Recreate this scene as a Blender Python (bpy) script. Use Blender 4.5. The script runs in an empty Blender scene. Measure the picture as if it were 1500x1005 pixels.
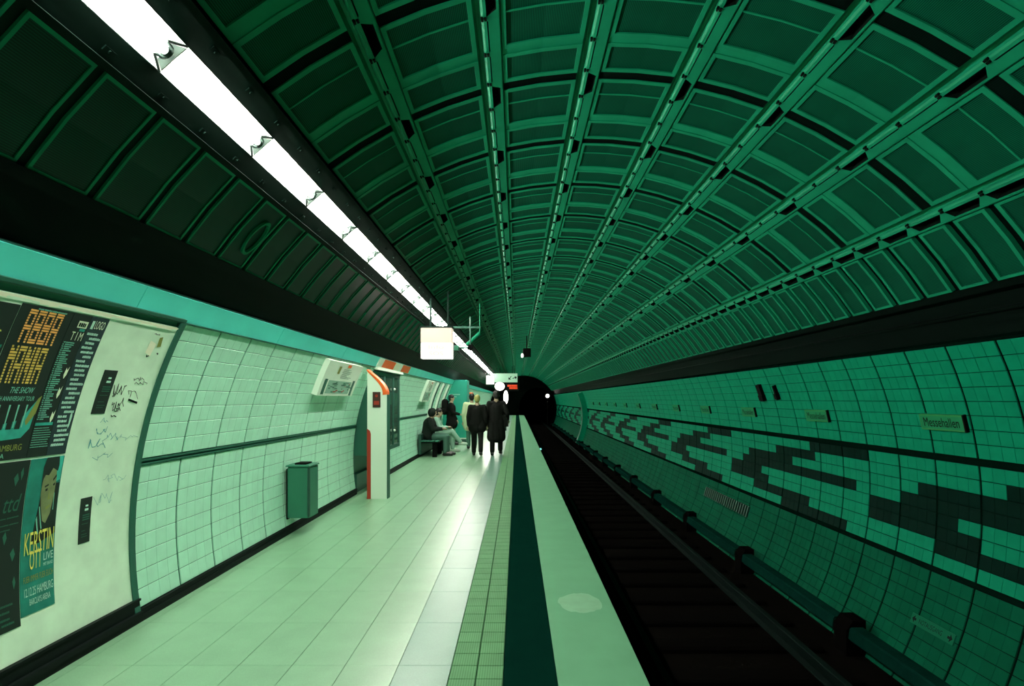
import bpy, math, random
import numpy as np
from mathutils import Vector

# ------------------------------------------------------------------ camera, world, exposure
scene = bpy.context.scene
col = scene.collection
FPX, PU, PV, EYE = 800.0, 757.0, 585.0, 1.55          # focal length in px, horizon point, eye height
cam_data = bpy.data.cameras.new('camera')
cam_data.sensor_width = 36.0
cam_data.lens = FPX / 1500 * 36
cam_data.shift_x = -(PU - 750) / 1500
cam_data.shift_y = (PV - 502.5) / 1500
cam_data.clip_end = 300
cam = bpy.data.objects.new('camera', cam_data)
col.objects.link(cam)
cam.location = (0, 0, EYE)
cam.rotation_euler = (math.radians(90), 0, 0)
scene.camera = cam

world = bpy.data.worlds.new('world')
scene.world = world
world.use_nodes = True
world.node_tree.nodes['Background'].inputs[0].default_value = (0.0, 0.02, 0.012, 1)
world.node_tree.nodes['Background'].inputs[1].default_value = 0.05

vs = scene.view_settings
vs.view_transform = 'Standard'
vs.look = 'None'
vs.gamma = 1.0
vs.use_curve_mapping = False
vs.exposure = 0.0
scene.cycles.max_bounces = 7
scene.cycles.diffuse_bounces = 5
scene.cycles.glossy_bounces = 3
scene.cycles.sample_clamp_indirect = 6.0
scene.cycles.use_denoising = True

TUBE_POWER = 205.0
TUBE_COLOR = (1.0, 0.98, 0.86)

# ------------------------------------------------------------------ the tunnel: a tube along +Y
CX, CZ, R = 0.635, EYE - 0.9687, 3.312
PI = math.pi
D2R = PI / 180
Y_END = 54.0


def P(th, y, r=R):
    return (CX + r * math.cos(th), y, CZ + r * math.sin(th))


def hit(u, v, r=R):
    """pixel of the photo -> (y, theta) on the tube wall"""
    dx, dz = (u - PU) / FPX, (PV - v) / FPX
    c0 = EYE - CZ
    a = dx * dx + dz * dz
    b = -2 * dx * CX + 2 * dz * c0
    c = CX * CX + c0 * c0 - r * r
    t = (-b + math.sqrt(b * b - 4 * a * c)) / (2 * a)
    th = math.atan2(dz * t + c0, dx * t - CX)
    if th < -PI / 2:
        th += 2 * PI
    return t, th


def at(u, v, y):
    return Vector(((u - PU) / FPX * y, y, EYE + (PV - v) / FPX * y))


# ------------------------------------------------------------------ materials
def mat(name, color, rough=0.5, spec=0.5, metal=0.0, var=0.0, vscale=6.0, bump=0.0, bscale=60.0,
        emit=None, estr=0.0, coat=0.0, groove_shade=None, ior=1.5, alpha=None, trans=0.0, speck=None):
    m = bpy.data.materials.new(name)
    m.use_nodes = True
    nt = m.node_tree
    b = nt.nodes['Principled BSDF']
    b.inputs['Base Color'].default_value = (*color, 1)
    b.inputs['Roughness'].default_value = rough
    b.inputs['Specular IOR Level'].default_value = spec
    b.inputs['Metallic'].default_value = metal
    b.inputs['IOR'].default_value = ior
    b.inputs['Coat Weight'].default_value = coat
    b.inputs['Coat Roughness'].default_value = 0.15
    if trans:
        b.inputs['Transmission Weight'].default_value = trans
    if emit:
        b.inputs['Emission Color'].default_value = (*emit, 1)
        b.inputs['Emission Strength'].default_value = estr
    L = nt.links.new
    src = None
    if var or speck or bump or groove_shade:
        tc = nt.nodes.new('ShaderNodeNewGeometry')
    if var:
        n = nt.nodes.new('ShaderNodeTexNoise')
        n.inputs['Scale'].default_value = vscale
        n.inputs['Detail'].default_value = 5
        L(tc.outputs['Position'], n.inputs['Vector'])
        r = nt.nodes.new('ShaderNodeMapRange')
        r.inputs[1].default_value = 0.3
        r.inputs[2].default_value = 0.7
        r.inputs[3].default_value = 1 - var
        r.inputs[4].default_value = 1 + var
        L(n.outputs['Fac'], r.inputs[0])
        oi = nt.nodes.new('ShaderNodeObjectInfo')
        r2 = nt.nodes.new('ShaderNodeMapRange')
        r2.inputs[3].default_value = 1 - var * 0.5
        r2.inputs[4].default_value = 1 + var * 0.5
        L(oi.outputs['Random'], r2.inputs[0])
        mu = nt.nodes.new('ShaderNodeMath')
        mu.operation = 'MULTIPLY'
        L(r.outputs[0], mu.inputs[0])
        L(r2.outputs[0], mu.inputs[1])
        mx = nt.nodes.new('ShaderNodeVectorMath')
        mx.operation = 'SCALE'
        mx.inputs[0].default_value = color
        L(mu.outputs[0], mx.inputs['Scale'])
        src = mx.outputs[0]
    if speck:
        n = nt.nodes.new('ShaderNodeTexVoronoi')
        n.inputs['Scale'].default_value = speck[0]
        L(tc.outputs['Position'], n.inputs['Vector'])
        r = nt.nodes.new('ShaderNodeMapRange')
        r.inputs[1].default_value = 0.05
        r.inputs[2].default_value = 0.5
        r.inputs[3].default_value = 1 + speck[1]
        r.inputs[4].default_value = 1 - speck[1]
        L(n.outputs['Distance'], r.inputs[0])
        mx = nt.nodes.new('ShaderNodeVectorMath')
        mx.operation = 'SCALE'
        if src:
            L(src, mx.inputs[0])
        else:
            mx.inputs[0].default_value = color
        L(r.outputs[0], mx.inputs['Scale'])
        src = mx.outputs[0]
    if groove_shade:                       # (attribute, pitch, dark factor): ribbing as dark stripes, groove shade put into the colour
        an = nt.nodes.new('ShaderNodeAttribute')
        an.attribute_name = groove_shade[0]
        s1 = nt.nodes.new('ShaderNodeMath')
        s1.operation = 'MULTIPLY'
        s1.inputs[1].default_value = 2 * PI / groove_shade[1]
        s2 = nt.nodes.new('ShaderNodeMath')
        s2.operation = 'SINE'
        L(an.outputs['Fac'], s1.inputs[0])
        L(s1.outputs[0], s2.inputs[0])
        r = nt.nodes.new('ShaderNodeMapRange')
        r.inputs[1].default_value = -0.5
        r.inputs[2].default_value = 0.5
        r.inputs[3].default_value = groove_shade[2]
        r.inputs[4].default_value = 1.0
        L(s2.outputs[0], r.inputs[0])
        mx = nt.nodes.new('ShaderNodeVectorMath')
        mx.operation = 'SCALE'
        if src:
            L(src, mx.inputs[0])
        else:
            mx.inputs[0].default_value = color
        L(r.outputs[0], mx.inputs['Scale'])
        src = mx.outputs[0]
    if src:
        L(src, b.inputs['Base Color'])
    if bump:
        n = nt.nodes.new('ShaderNodeTexNoise')
        n.inputs['Scale'].default_value = bscale
        n.inputs['Detail'].default_value = 3
        L(tc.outputs['Position'], n.inputs['Vector'])
        bp = nt.nodes.new('ShaderNodeBump')
        bp.inputs['Strength'].default_value = bump
        bp.inputs['Distance'].default_value = 0.01
        L(n.outputs['Fac'], bp.inputs['Height'])
        L(bp.outputs[0], b.inputs['Normal'])
    return m


M = {}
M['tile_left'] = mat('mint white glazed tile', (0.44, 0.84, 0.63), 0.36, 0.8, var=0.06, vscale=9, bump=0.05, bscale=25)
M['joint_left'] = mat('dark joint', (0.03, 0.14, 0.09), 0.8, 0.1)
M['tile_right'] = mat('shade-darkened mint tile', (0.003, 0.235, 0.126), 0.45, 0.04, var=0.08, vscale=9, bump=0.05, bscale=25)  # same mint tile as on the left, weaker light put into its colour
M['tile_lower'] = mat('darker lower tile', (0.0015, 0.074, 0.038), 0.7, 0.02, var=0.15, vscale=2.5)  # lowest tile field, mottled and darker than the rows above
M['tile_dark'] = mat('dark green glazed tile', (0.001, 0.012, 0.008), 0.45, 0.03, var=0.1)
M['joint_right'] = mat('black joint', (0.001, 0.006, 0.004), 0.9, 0.0)
M['frieze'] = mat('teal painted metal', (0.12, 0.90, 0.80), 0.34, 0.6, var=0.05, vscale=3)
M['black_band'] = mat('near black band metal', (0.002, 0.005, 0.004), 0.4, 0.03)  # one even near black tone for the bands above both walls
M['housing'] = mat('dark green black housing paint', (0.002, 0.010, 0.007), 0.55, 0.06)
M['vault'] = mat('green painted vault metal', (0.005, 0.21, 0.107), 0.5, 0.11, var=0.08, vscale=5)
M['ribbed'] = mat('ribbed green vault sheet', (0.0015, 0.080, 0.043), 0.55, 0.05, var=0.10, vscale=4, groove_shade=('arc', 0.0105, 0.35))
M['grille'] = mat('black perforated sheet', (0.001, 0.006, 0.0045), 0.7, 0.02, groove_shade=('arc', 0.012, 0.3))
M['void'] = mat('void behind the vault', (0.001, 0.002, 0.0015), 0.9, 0.0)
M['bolt'] = mat('dark bolts and cavity shade', (0.002, 0.006, 0.004), 0.7, 0.05)
M['reflector'] = mat('white enamel reflector', (0.85, 0.9, 0.85), 0.4)
M['tube'] = mat('lit fluorescent tube', (1, 1, 1), 0.5, emit=TUBE_COLOR, estr=TUBE_POWER)
M['holder'] = mat('grey lamp holder', (0.02, 0.035, 0.03), 0.6, 0.2)
M['slab'] = mat('polished terrazzo slab', (0.23, 0.47, 0.275), 0.33, 1.0, ior=1.7, var=0.07, vscale=5, speck=(160, 0.10), bump=0.02, bscale=8)
M['slab_strip'] = mat('blue grey terrazzo slab', (0.17, 0.37, 0.27), 0.33, 0.7, var=0.05, vscale=5, speck=(160, 0.10))
M['tactile'] = mat('ribbed guiding tile', (0.125, 0.33, 0.15), 0.6, 0.15, var=0.08, vscale=6, groove_shade=('arc', 0.0145, 0.72))
M['edge_dark'] = mat('dark rubber stripe', (0.001, 0.013, 0.009), 0.8, 0.0, var=0.1)
M['edge_white'] = mat('pale platform edge', (0.155, 0.41, 0.235), 0.6, 0.15, var=0.05, vscale=4)
M['edge_worn'] = mat('worn pale patch', (0.24, 0.50, 0.31), 0.55, 0.3, var=0.08, vscale=9)
M['grout'] = mat('dark floor joint', (0.08, 0.22, 0.12), 0.8, 0.1)
M['skirting'] = mat('black skirting', (0.003, 0.007, 0.006), 0.6, 0.1)
M['ballast'] = mat('sooty track bed', (0.003, 0.0026, 0.0022), 0.95, 0.0, bump=0.4, bscale=25)
M['rail'] = mat('worn rail steel', (0.002, 0.006, 0.005), 0.7, 0.03)
M['cover'] = mat('grey green conductor rail cover', (0.0015, 0.018, 0.013), 0.85, 0.0, var=0.2, vscale=10)
M['black'] = mat('black paint', (0.0025, 0.003, 0.0028), 0.7, 0.05)
M['sleeper'] = mat('sooty sleeper', (0.0022, 0.0020, 0.0018), 0.95, 0.0)
M['white'] = mat('white enamel', (0.74, 0.90, 0.74), 0.4)
M['side_green'] = mat('dark green side panel', (0.014, 0.12, 0.078), 0.5)
M['orange'] = mat('orange trim', (0.85, 0.13, 0.01), 0.45)
M['red'] = mat('red trim', (0.35, 0.03, 0.01), 0.45)
M['bin'] = mat('green grey bin steel', (0.024, 0.17, 0.10), 0.45, 0.4, var=0.06)
M['bin_dark'] = mat('dark bin edge', (0.010, 0.06, 0.04), 0.5)
M['board'] = mat('white billboard panel', (0.66, 0.90, 0.68), 0.42, 0.5, var=0.08, vscale=7)
M['frame_green'] = mat('dark green board frame', (0.012, 0.10, 0.065), 0.45)
M['poster_black'] = mat('black poster print', (0.008, 0.016, 0.013), 0.5, 0.3)
M['poster_navy'] = mat('dark slate poster print', (0.015, 0.035, 0.04), 0.5, 0.3)
M['poster_teal'] = mat('teal poster print', (0.012, 0.20, 0.15), 0.5, 0.3, var=0.25, vscale=9)
M['poster_brightteal'] = mat('bright teal poster print', (0.03, 0.38, 0.30), 0.5, 0.3, var=0.25, vscale=14)
M['ink_gold'] = mat('gold ink', (0.72, 0.50, 0.10), 0.5)
M['ink_orange'] = mat('orange ink', (0.95, 0.45, 0.12), 0.5)
M['ink_yellow'] = mat('yellow ink', (0.75, 0.72, 0.12), 0.5)
M['ink_white'] = mat('white ink', (0.45, 0.75, 0.62), 0.5)
M['ink_cream'] = mat('cream ink', (0.75, 0.85, 0.62), 0.5)
M['ink_mint'] = mat('mint ink', (0.18, 0.55, 0.42), 0.5)
M['ink_dark'] = mat('black ink', (0.004, 0.010, 0.008), 0.7, 0.05)
M['ink_olive'] = mat('olive ink', (0.22, 0.26, 0.05), 0.5)
M['ink_blue'] = mat('blue marker', (0.06, 0.35, 0.36), 0.6)
M['skin_print'] = mat('printed skin tone', (0.16, 0.20, 0.085), 0.5, var=0.25, vscale=16)
M['paper'] = mat('torn paper remains', (0.85, 0.88, 0.66), 0.7)
M['sign_lit'] = mat('backlit white sign', (0.1, 0.1, 0.1), 0.5, emit=(1.0, 0.97, 0.90), estr=1.0)
M['sign_cream'] = mat('backlit cream sign top', (0.1, 0.09, 0.08), 0.5, emit=(1.0, 0.86, 0.66), estr=0.85)
M['sign_green'] = mat('backlit pale green sign', (0.2, 0.35, 0.25), 0.5, emit=(0.42, 0.78, 0.52), estr=0.35)
M['sign_ink'] = mat('faint sign lettering', (0.1, 0.09, 0.08), 0.5, emit=(1.0, 0.88, 0.76), estr=0.82)
M['led'] = mat('red led matrix', (0.2, 0.01, 0), 0.5, emit=(1.0, 0.07, 0.008), estr=0.8)
M['lamp_white'] = mat('lit white globe', (1, 1, 1), 0.5, emit=(1.0, 0.98, 0.88), estr=2.5)
M['lamp_cyan'] = mat('lit cyan lamp', (0.2, 0.8, 0.8), 0.5, emit=(0.25, 0.9, 0.85), estr=1.2)
M['glass'] = mat('case glass', (0.35, 0.55, 0.46), 0.05, 0.6, trans=0.9)
M['teal_box'] = mat('teal enamel partition', (0.012, 0.34, 0.24), 0.4, var=0.05)
M['name_sign'] = mat('olive cream enamel sign', (0.017, 0.225, 0.096), 0.5, 0.04)
M['name_frame'] = mat('yellow green sign rim', (0.038, 0.24, 0.078), 0.5, 0.04)
M['skin'] = mat('skin', (0.45, 0.34, 0.22), 0.5)
M['cloth_black'] = mat('black cloth', (0.006, 0.007, 0.006), 0.9, 0.1)
M['cloth_dark'] = mat('very dark cloth', (0.010, 0.016, 0.013), 0.9, 0.1)
M['cloth_grey'] = mat('dark grey denim', (0.07, 0.16, 0.12), 0.9, 0.1)
M['cloth_light'] = mat('light grey cloth', (0.30, 0.52, 0.40), 0.9, 0.1)
M['cloth_cream'] = mat('cream cloth', (0.55, 0.68, 0.42), 0.9, 0.1)
M['hair_dark'] = mat('dark hair', (0.006, 0.006, 0.005), 0.7)
M['hair_blond'] = mat('blond hair', (0.30, 0.30, 0.09), 0.7)
M['shoe'] = mat('black shoe', (0.008, 0.010, 0.009), 0.5)
M['shoe_light'] = mat('pale shoe', (0.45, 0.6, 0.48), 0.6)


# ------------------------------------------------------------------ mesh helpers
def link(o, parent=None):
    col.objects.link(o)
    if parent:
        o.parent = parent
    return o


def tag(o, label, cat, group=None):
    o['label'] = label
    o['category'] = cat
    if group:
        o['group'] = group
    return o


def empty(name, loc=(0, 0, 0), label=None, cat=None, group=None, rz=0):
    o = bpy.data.objects.new(name, None)
    o.empty_display_size = 0.1
    link(o)
    o.location = loc
    o.rotation_euler = (0, 0, rz)
    if label:
        tag(o, label, cat, group)
    return o


def struct(o):
    o['kind'] = 'structure'
    return o


class MB:
    def __init__(s):
        s.v, s.f, s.m, s.a = [], [], [], []

    def vert(s, p, arc=0.0):
        s.v.append(tuple(p))
        s.a.append(arc)
        return len(s.v) - 1

    def face(s, pts, mi=0, arcs=None):
        ids = [s.vert(p, arcs[i] if arcs else 0.0) for i, p in enumerate(pts)]
        s.f.append(ids)
        s.m.append(mi)

    def box(s, lo, hi, mi=0):
        x0, y0, z0 = lo
        x1, y1, z1 = hi
        c = [(x0, y0, z0), (x1, y0, z0), (x1, y1, z0), (x0, y1, z0), (x0, y0, z1), (x1, y0, z1), (x1, y1, z1), (x0, y1, z1)]
        i0 = len(s.v)
        for p in c:
            s.vert(p)
        for q in ((0, 3, 2, 1), (4, 5, 6, 7), (0, 1, 5, 4), (1, 2, 6, 5), (2, 3, 7, 6), (3, 0, 4, 7)):
            s.f.append([i0 + k for k in q])
            s.m.append(mi)

    def bevel_box(s, lo, hi, b=0.01, mi=0):
        """box with its vertical edges and top edge chamfered"""
        x0, y0, z0 = lo
        x1, y1, z1 = hi
        o = [(x0 + b, y0), (x1 - b, y0), (x1, y0 + b), (x1, y1 - b), (x1 - b, y1), (x0 + b, y1), (x0, y1 - b), (x0, y0 + b)]
        cxm, cym = (x0 + x1) / 2, (y0 + y1) / 2
        inn = []
        for (x, y) in o:
            inn.append((x + (b if x < cxm else -b), y + (b if y < cym else -b)))
        i0 = len(s.v)
        for z, ring in ((z0, o), (z1 - b, o), (z1, inn)):
            for (x, y) in ring:
                s.vert((x, y, z))
        for k in range(2):
            for j in range(8):
                s.f.append([i0 + k * 8 + j, i0 + k * 8 + (j + 1) % 8, i0 + (k + 1) * 8 + (j + 1) % 8, i0 + (k + 1) * 8 + j])
                s.m.append(mi)
        s.f.append([i0 + 16 + j for j in range(8)])
        s.m.append(mi)
        s.f.append([i0 + 7 - j for j in range(8)])
        s.m.append(mi)

    def arcbox(s, t0, t1, y0, y1, r_in, r_out, n=6, mi=0, c=(None, None)):
        """block of the tube shell between two angles, two depths and two radii"""
        cx0 = CX if c[0] is None else c[0]
        cz0 = CZ if c[1] is None else c[1]

        def q(t, y, r):
            return (cx0 + r * math.cos(t), y, cz0 + r * math.sin(t))
        ts = [t0 + (t1 - t0) * i / n for i in range(n + 1)]
        for i in range(n):
            a, b = ts[i], ts[i + 1]
            s.face([q(a, y0, r_in), q(b, y0, r_in), q(b, y1, r_in), q(a, y1, r_in)], mi)
            s.face([q(a, y0, r_out), q(a, y1, r_out), q(b, y1, r_out), q(b, y0, r_out)], mi)
            s.face([q(a, y0, r_in), q(a, y0, r_out), q(b, y0, r_out), q(b, y0, r_in)], mi)
            s.face([q(a, y1, r_in), q(b, y1, r_in), q(b, y1, r_out), q(a, y1, r_out)], mi)
        s.face([q(t0, y0, r_in), q(t0, y1, r_in), q(t0, y1, r_out), q(t0, y0, r_out)], mi)
        s.face([q(t1, y0, r_in), q(t1, y0, r_out), q(t1, y1, r_out), q(t1, y1, r_in)], mi)

    def tube(s, p0, p1, r0, r1=None, n=10, mi=0, caps=True):
        r1 = r0 if r1 is None else r1
        a, b = Vector(p0), Vector(p1)
        d = (b - a).normalized()
        up = Vector((0, 0, 1)) if abs(d.z) < 0.9 else Vector((1, 0, 0))
        e1 = d.cross(up).normalized()
        e2 = d.cross(e1)
        i0 = len(s.v)
        for (c, r) in ((a, r0), (b, r1)):
            for k in range(n):
                w = 2 * PI * k / n
                s.vert(c + e1 * (r * math.cos(w)) + e2 * (r * math.sin(w)))
        for k in range(n):
            s.f.append([i0 + k, i0 + (k + 1) % n, i0 + n + (k + 1) % n, i0 + n + k])
            s.m.append(mi)
        if caps:
            s.f.append([i0 + k for k in range(n)][::-1])
            s.f.append([i0 + n + k for k in range(n)])
            s.m += [mi, mi]

    def prism_y(s, prof, y0, y1, mi=0, mis=None, closed=True, cap=True, arcs=False):
        """profile of (x, z) points swept along y"""
        n = len(prof)
        for i in range(n if closed else n - 1):
            a, b = prof[i], prof[(i + 1) % n]
            s.face([(a[0], y0, a[1]), (b[0], y0, b[1]), (b[0], y1, b[1]), (a[0], y1, a[1])], mis[i] if mis else mi,
                   [a[1], b[1], b[1], a[1]] if arcs else None)
        if closed and cap:
            s.face([(p[0], y0, p[1]) for p in prof][::-1], mi)
            s.face([(p[0], y1, p[1]) for p in prof], mi)

    def sphere(s, c, r, seg=12, ring=8, mi=0):
        rx, ry, rz = (r, r, r) if not isinstance(r, tuple) else r
        i0 = len(s.v)
        for i in range(ring + 1):
            ph = PI * i / ring
            for j in range(seg):
                w = 2 * PI * j / seg
                s.vert((c[0] + rx * math.sin(ph) * math.cos(w), c[1] + ry * math.sin(ph) * math.sin(w), c[2] + rz * math.cos(ph)))
        for i in range(ring):
            for j in range(seg):
                s.f.append([i0 + i * seg + j, i0 + (i + 1) * seg + j, i0 + (i + 1) * seg + (j + 1) % seg, i0 + i * seg + (j + 1) % seg])
                s.m.append(mi)

    def mesh(s, name, mats, smooth=False):
        me = bpy.data.meshes.new(name)
        me.from_pydata(s.v, [], s.f)
        for m in (mats if isinstance(mats, (list, tuple)) else [mats]):
            me.materials.append(m)
        me.polygons.foreach_set('material_index', s.m)
        if any(s.a):
            at_ = me.attributes.new('arc', 'FLOAT', 'POINT')
            at_.data.foreach_set('value', s.a)
        if smooth:
            me.polygons.foreach_set('use_smooth', [True] * len(me.polygons))
        me.update()
        return me

    def build(s, name, mats, parent=None, smooth=False):
        return link(bpy.data.objects.new(name, s.mesh(name, mats, smooth)), parent)


def inst(name, me, parent, th, y, r=R):
    """copy of a piece modelled at angle 0, set on the tube at angle th"""
    o = bpy.data.objects.new(name, me)
    o.location = P(th, y, r)
    o.rotation_euler = (0, -th, 0)
    return link(o, parent)


def merged(name, mb, mats, places, parent, r=R, stuff=True):
    """many copies of a small piece joined into one mesh"""
    v = np.array(mb.v)
    a = np.array(mb.a)
    nv = len(v)
    V, F, MI, A = [], [], [], []
    for k, (th, y) in enumerate(places):
        c, s_ = math.cos(th), math.sin(th)
        x = v[:, 0] * c - v[:, 2] * s_ + CX + r * c
        z = v[:, 0] * s_ + v[:, 2] * c + CZ + r * s_
        V.append(np.stack([x, v[:, 1] + y, z], 1))
        off = k * nv
        F += [[i + off for i in f] for f in mb.f]
        MI += mb.m
        A.append(a)
    me = bpy.data.meshes.new(name)
    if places:
        me.from_pydata(np.concatenate(V).tolist(), [], F)
        for m in (mats if isinstance(mats, (list, tuple)) else [mats]):
            me.materials.append(m)
        me.polygons.foreach_set('material_index', MI)
        A = np.concatenate(A)
        if A.any():
            me.attributes.new('arc', 'FLOAT', 'POINT').data.foreach_set('value', A)
        me.update()
    o = link(bpy.data.objects.new(name, me), parent)
    if stuff:
        o['kind'] = 'stuff'
    return o


def shown(pieces, n=300):
    """split a list of (th, y, ...) into the n nearest in view and the rest"""
    vis = [p for p in pieces if p[1] > 0.6]
    vis.sort(key=lambda p: p[1])
    keep = set(id(p) for p in vis[:n])
    return [p for p in pieces if id(p) in keep], [p for p in pieces if id(p) not in keep]


# ------------------------------------------------------------------ ceiling shell
T_WL = PI - 0.4682            # top of the left wall tiles
T_WR = 0.4413                 # top of the right wall tiles
Y0S, Y1S = -4.0, Y_END        # extent of the station built
mb = MB()
mb.arcbox(33.0 * D2R, 128.0 * D2R, Y0S, Y1S, 3.46, 3.60, 24)
ceiling = struct(mb.build('ceiling', M['void']))

COLW = 12.08
HALF = 4.59 * D2R


def heightfield(mb, ts, ys, rr, mm, r_out):
    """tray of cells: rr[i][j] radius and mm[i][j] material, modelled at angle 0 relative to radius R"""
    nt, ny = len(ts) - 1, len(ys) - 1

    def q(t, y, r):
        return (r * math.cos(t) - R, y, r * math.sin(t))
    for i in range(nt):
        for j in range(ny):
            r = rr[i][j]
            mb.face([q(ts[i], ys[j], r), q(ts[i + 1], ys[j], r), q(ts[i + 1], ys[j + 1], r), q(ts[i], ys[j + 1], r)], mm[i][j],
                    [ts[i] * R + 5, ts[i + 1] * R + 5, ts[i + 1] * R + 5, ts[i] * R + 5])
    for i in range(nt + 1):
        for j in range(ny):
            ra = rr[i - 1][j] if i > 0 else r_out
            rb = rr[i][j] if i < nt else r_out
            if abs(ra - rb) > 1e-5:
                mb.face([q(ts[i], ys[j], ra), q(ts[i], ys[j + 1], ra), q(ts[i], ys[j + 1], rb), q(ts[i], ys[j], rb)], 0)
    for i in range(nt):
        for j in range(ny + 1):
            ra = rr[i][j - 1] if j > 0 else r_out
            rb = rr[i][j] if j < ny else r_out
            if abs(ra - rb) > 1e-5:
                mb.face([q(ts[i], ys[j], ra), q(ts[i + 1], ys[j], ra), q(ts[i + 1], ys[j], rb), q(ts[i], ys[j], rb)], 0)


def tray(y0, y1, bw=0.030, bar=None, half=HALF, n=2, rb=3.312, rs=3.322, fl=0.028):
    mb = MB()
    b = fl / R
    ts = [-half, -half + b] + [-half + b + (2 * half - 2 * b) * k / n for k in range(1, n)] + [half - b, half]
    ys = [y0, y0 + bw] + ([bar - 0.006, bar + 0.006] if bar else []) + [y1 - bw, y1]
    rr, mm = [], []
    for i in range(len(ts) - 1):
        r_, m_ = [], []
        for j in range(len(ys) - 1):
            edge = i in (0, len(ts) - 2) or j in (0, len(ys) - 2)
            isbar = bar and j == 2
            r_.append(rb if edge else (rs - 0.006 if isbar else rs))
            m_.append(0 if edge or isbar else 1)
        rr.append(r_)
        mm.append(m_)
    heightfield(mb, ts, ys, rr, mm, 3.40)
    return mb


def plain(y0, y1, r, half=HALF, n=2, mi=0):
    mb = MB()
    ts = [-half + 2 * half * k / n for k in range(n + 1)]
    heightfield(mb, ts, [y0, y1], [[r]] * n, [[mi]] * n, 3.40)
    return mb


PH = 0.868                     # phase of the vault module along the tunnel
periods = [PH + k for k in range(-4, 53)]
cols = [122.25 - COLW * i for i in range(8)]
long_t = tray(0.135, 0.665, 0.036, 0.335)
short_t = tray(0.725, 1.040, 0.036)
band_t = plain(0.665, 0.725, 3.318)
gril_t = plain(0.040, 0.135, 3.320)
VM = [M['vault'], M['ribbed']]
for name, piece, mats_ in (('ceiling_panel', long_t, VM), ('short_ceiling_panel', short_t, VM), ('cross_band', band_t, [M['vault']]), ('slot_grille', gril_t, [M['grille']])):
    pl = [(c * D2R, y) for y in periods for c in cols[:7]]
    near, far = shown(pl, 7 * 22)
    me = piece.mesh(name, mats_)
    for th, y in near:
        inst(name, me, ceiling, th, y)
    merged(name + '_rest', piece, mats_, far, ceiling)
# lowest row on the right: one bar and one dark slot every third of a metre
low_t = tray(0.075, 0.333, 0.030, fl=0.02)
lowg_t = plain(0.0, 0.075, 3.345)
for name, piece, mats_ in (('low_ceiling_panel', low_t, VM), ('low_slot_grille', lowg_t, [M['grille']])):
    pl = [(cols[7] * D2R, y + k / 3) for y in periods for k in range(3)]
    near, far = shown(pl, 75)
    me = piece.mesh(name, mats_)
    for th, y in near:
        inst(name, me, ceiling, th, y)
    merged(name + '_rest', piece, mats_, far, ceiling)


# ribs between the panel rows: pressed covers with bolts, slots and openings
def rib_piece(opening):
    mb = MB()
    L3 = 1 / 3
    if opening:
        st = [0.0, 0.03, 0.075, L3 - 0.055, L3 - 0.012, L3]
        op = [0.0, 0.0, 1.0, 1.0, 0.0, 0.0]
    else:
        st = [0.0, 0.02, 0.035, L3 - 0.03, L3 - 0.015, L3]
        op = [0.0, 0.0, 0.12, 0.12, 0.0, 0.0]
    w = 1.45 * D2R * R

    def prof(k):
        t0 = 0.006 + 0.0 * k
        t1 = t0 - 0.001 - 0.060 * k
        dep = 3.325 + (0.10 if k > 0.5 else 0.05 * (k > 0)) if k > 0 else 3.306
        return [(w, 3.330), (0.060, 3.348), (0.042, 3.346), (0.036, 3.318), (0.024, 3.306), (t0, 3.304),
                (t0 - 0.0005, dep), (t1 + 0.0005, dep), (t1, 3.304), (-0.070, 3.304), (-0.078, 3.310), (-w, 3.330)]
    P_ = [prof(k) for k in op]
    for a in range(len(st) - 1):
        for i in range(len(P_[0]) - 1):
            q = [P_[a][i], P_[a][i + 1], P_[a + 1][i + 1], P_[a + 1][i]]
            ys = [st[a], st[a], st[a + 1], st[a + 1]]
            deep = 1 if i in (5, 6, 7) and max(op[a], op[a + 1]) > 0 else 0  # slot and cavity faces coloured dark for the deep shade inside
            mb.face([(p[1] - R, y, p[0]) for p, y in zip(q, ys)], deep)
    for t in (0.014, 0.033):
        mb.box((3.295 - R, -0.011, t - 0.007), (3.312 - R, 0.011, t + 0.007), 1)
    return mb


ribs = [116.21 - COLW * j for j in range(7)]
rib_o, rib_s = rib_piece(True), rib_piece(False)
pl_o = [(c * D2R, y + 0.0) for y in periods for c in ribs]
pl_s = [(c * D2R, y + k / 3) for y in periods for c in ribs[:6] for k in (1, 2)]
pl_o += [(ribs[6] * D2R, y + k / 3) for y in periods for k in (1, 2)]
for name, piece, pl, n in (('rib_cover_open', rib_o, pl_o, 150), ('rib_cover', rib_s, pl_s, 150)):
    near, far = shown(pl, n)
    me = piece.mesh(name, [M['vault'], M['bolt']])
    for th, y in near:
        inst(name, me, ceiling, th, y)
    merged(name + '_rest', piece, [M['vault'], M['bolt']], far, ceiling)

# ceiling panels left of the light strip
mb = MB()
mb.arcbox(135.0 * D2R, 150.2 * D2R, Y0S, Y1S, 3.44, 3.55, 6)
left_vault = struct(mb.build('ceiling_left', M['void']))
LPW = 0.366
half_l = 4.55 * D2R
left_t = tray(0.0, 0.315, 0.016, half=half_l, fl=0.018, rs=3.318)
gap_t = plain(0.315, LPW, 3.325, half=half_l)
lp0 = hit(149 / 1.0, 85.6)[0] - 0.305
ML = [M['vault'], mat('dark ribbed side sheet', (0.0015, 0.046, 0.027), 0.35, 0.2, var=0.1, vscale=4, groove_shade=('arc', 0.0105, 0.35))]
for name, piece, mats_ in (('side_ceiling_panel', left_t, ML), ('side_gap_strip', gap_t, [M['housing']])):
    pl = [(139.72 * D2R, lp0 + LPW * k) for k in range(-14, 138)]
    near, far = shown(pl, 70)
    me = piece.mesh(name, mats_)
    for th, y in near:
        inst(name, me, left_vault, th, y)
    merged(name + '_rest', piece, mats_, far, left_vault)
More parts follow.
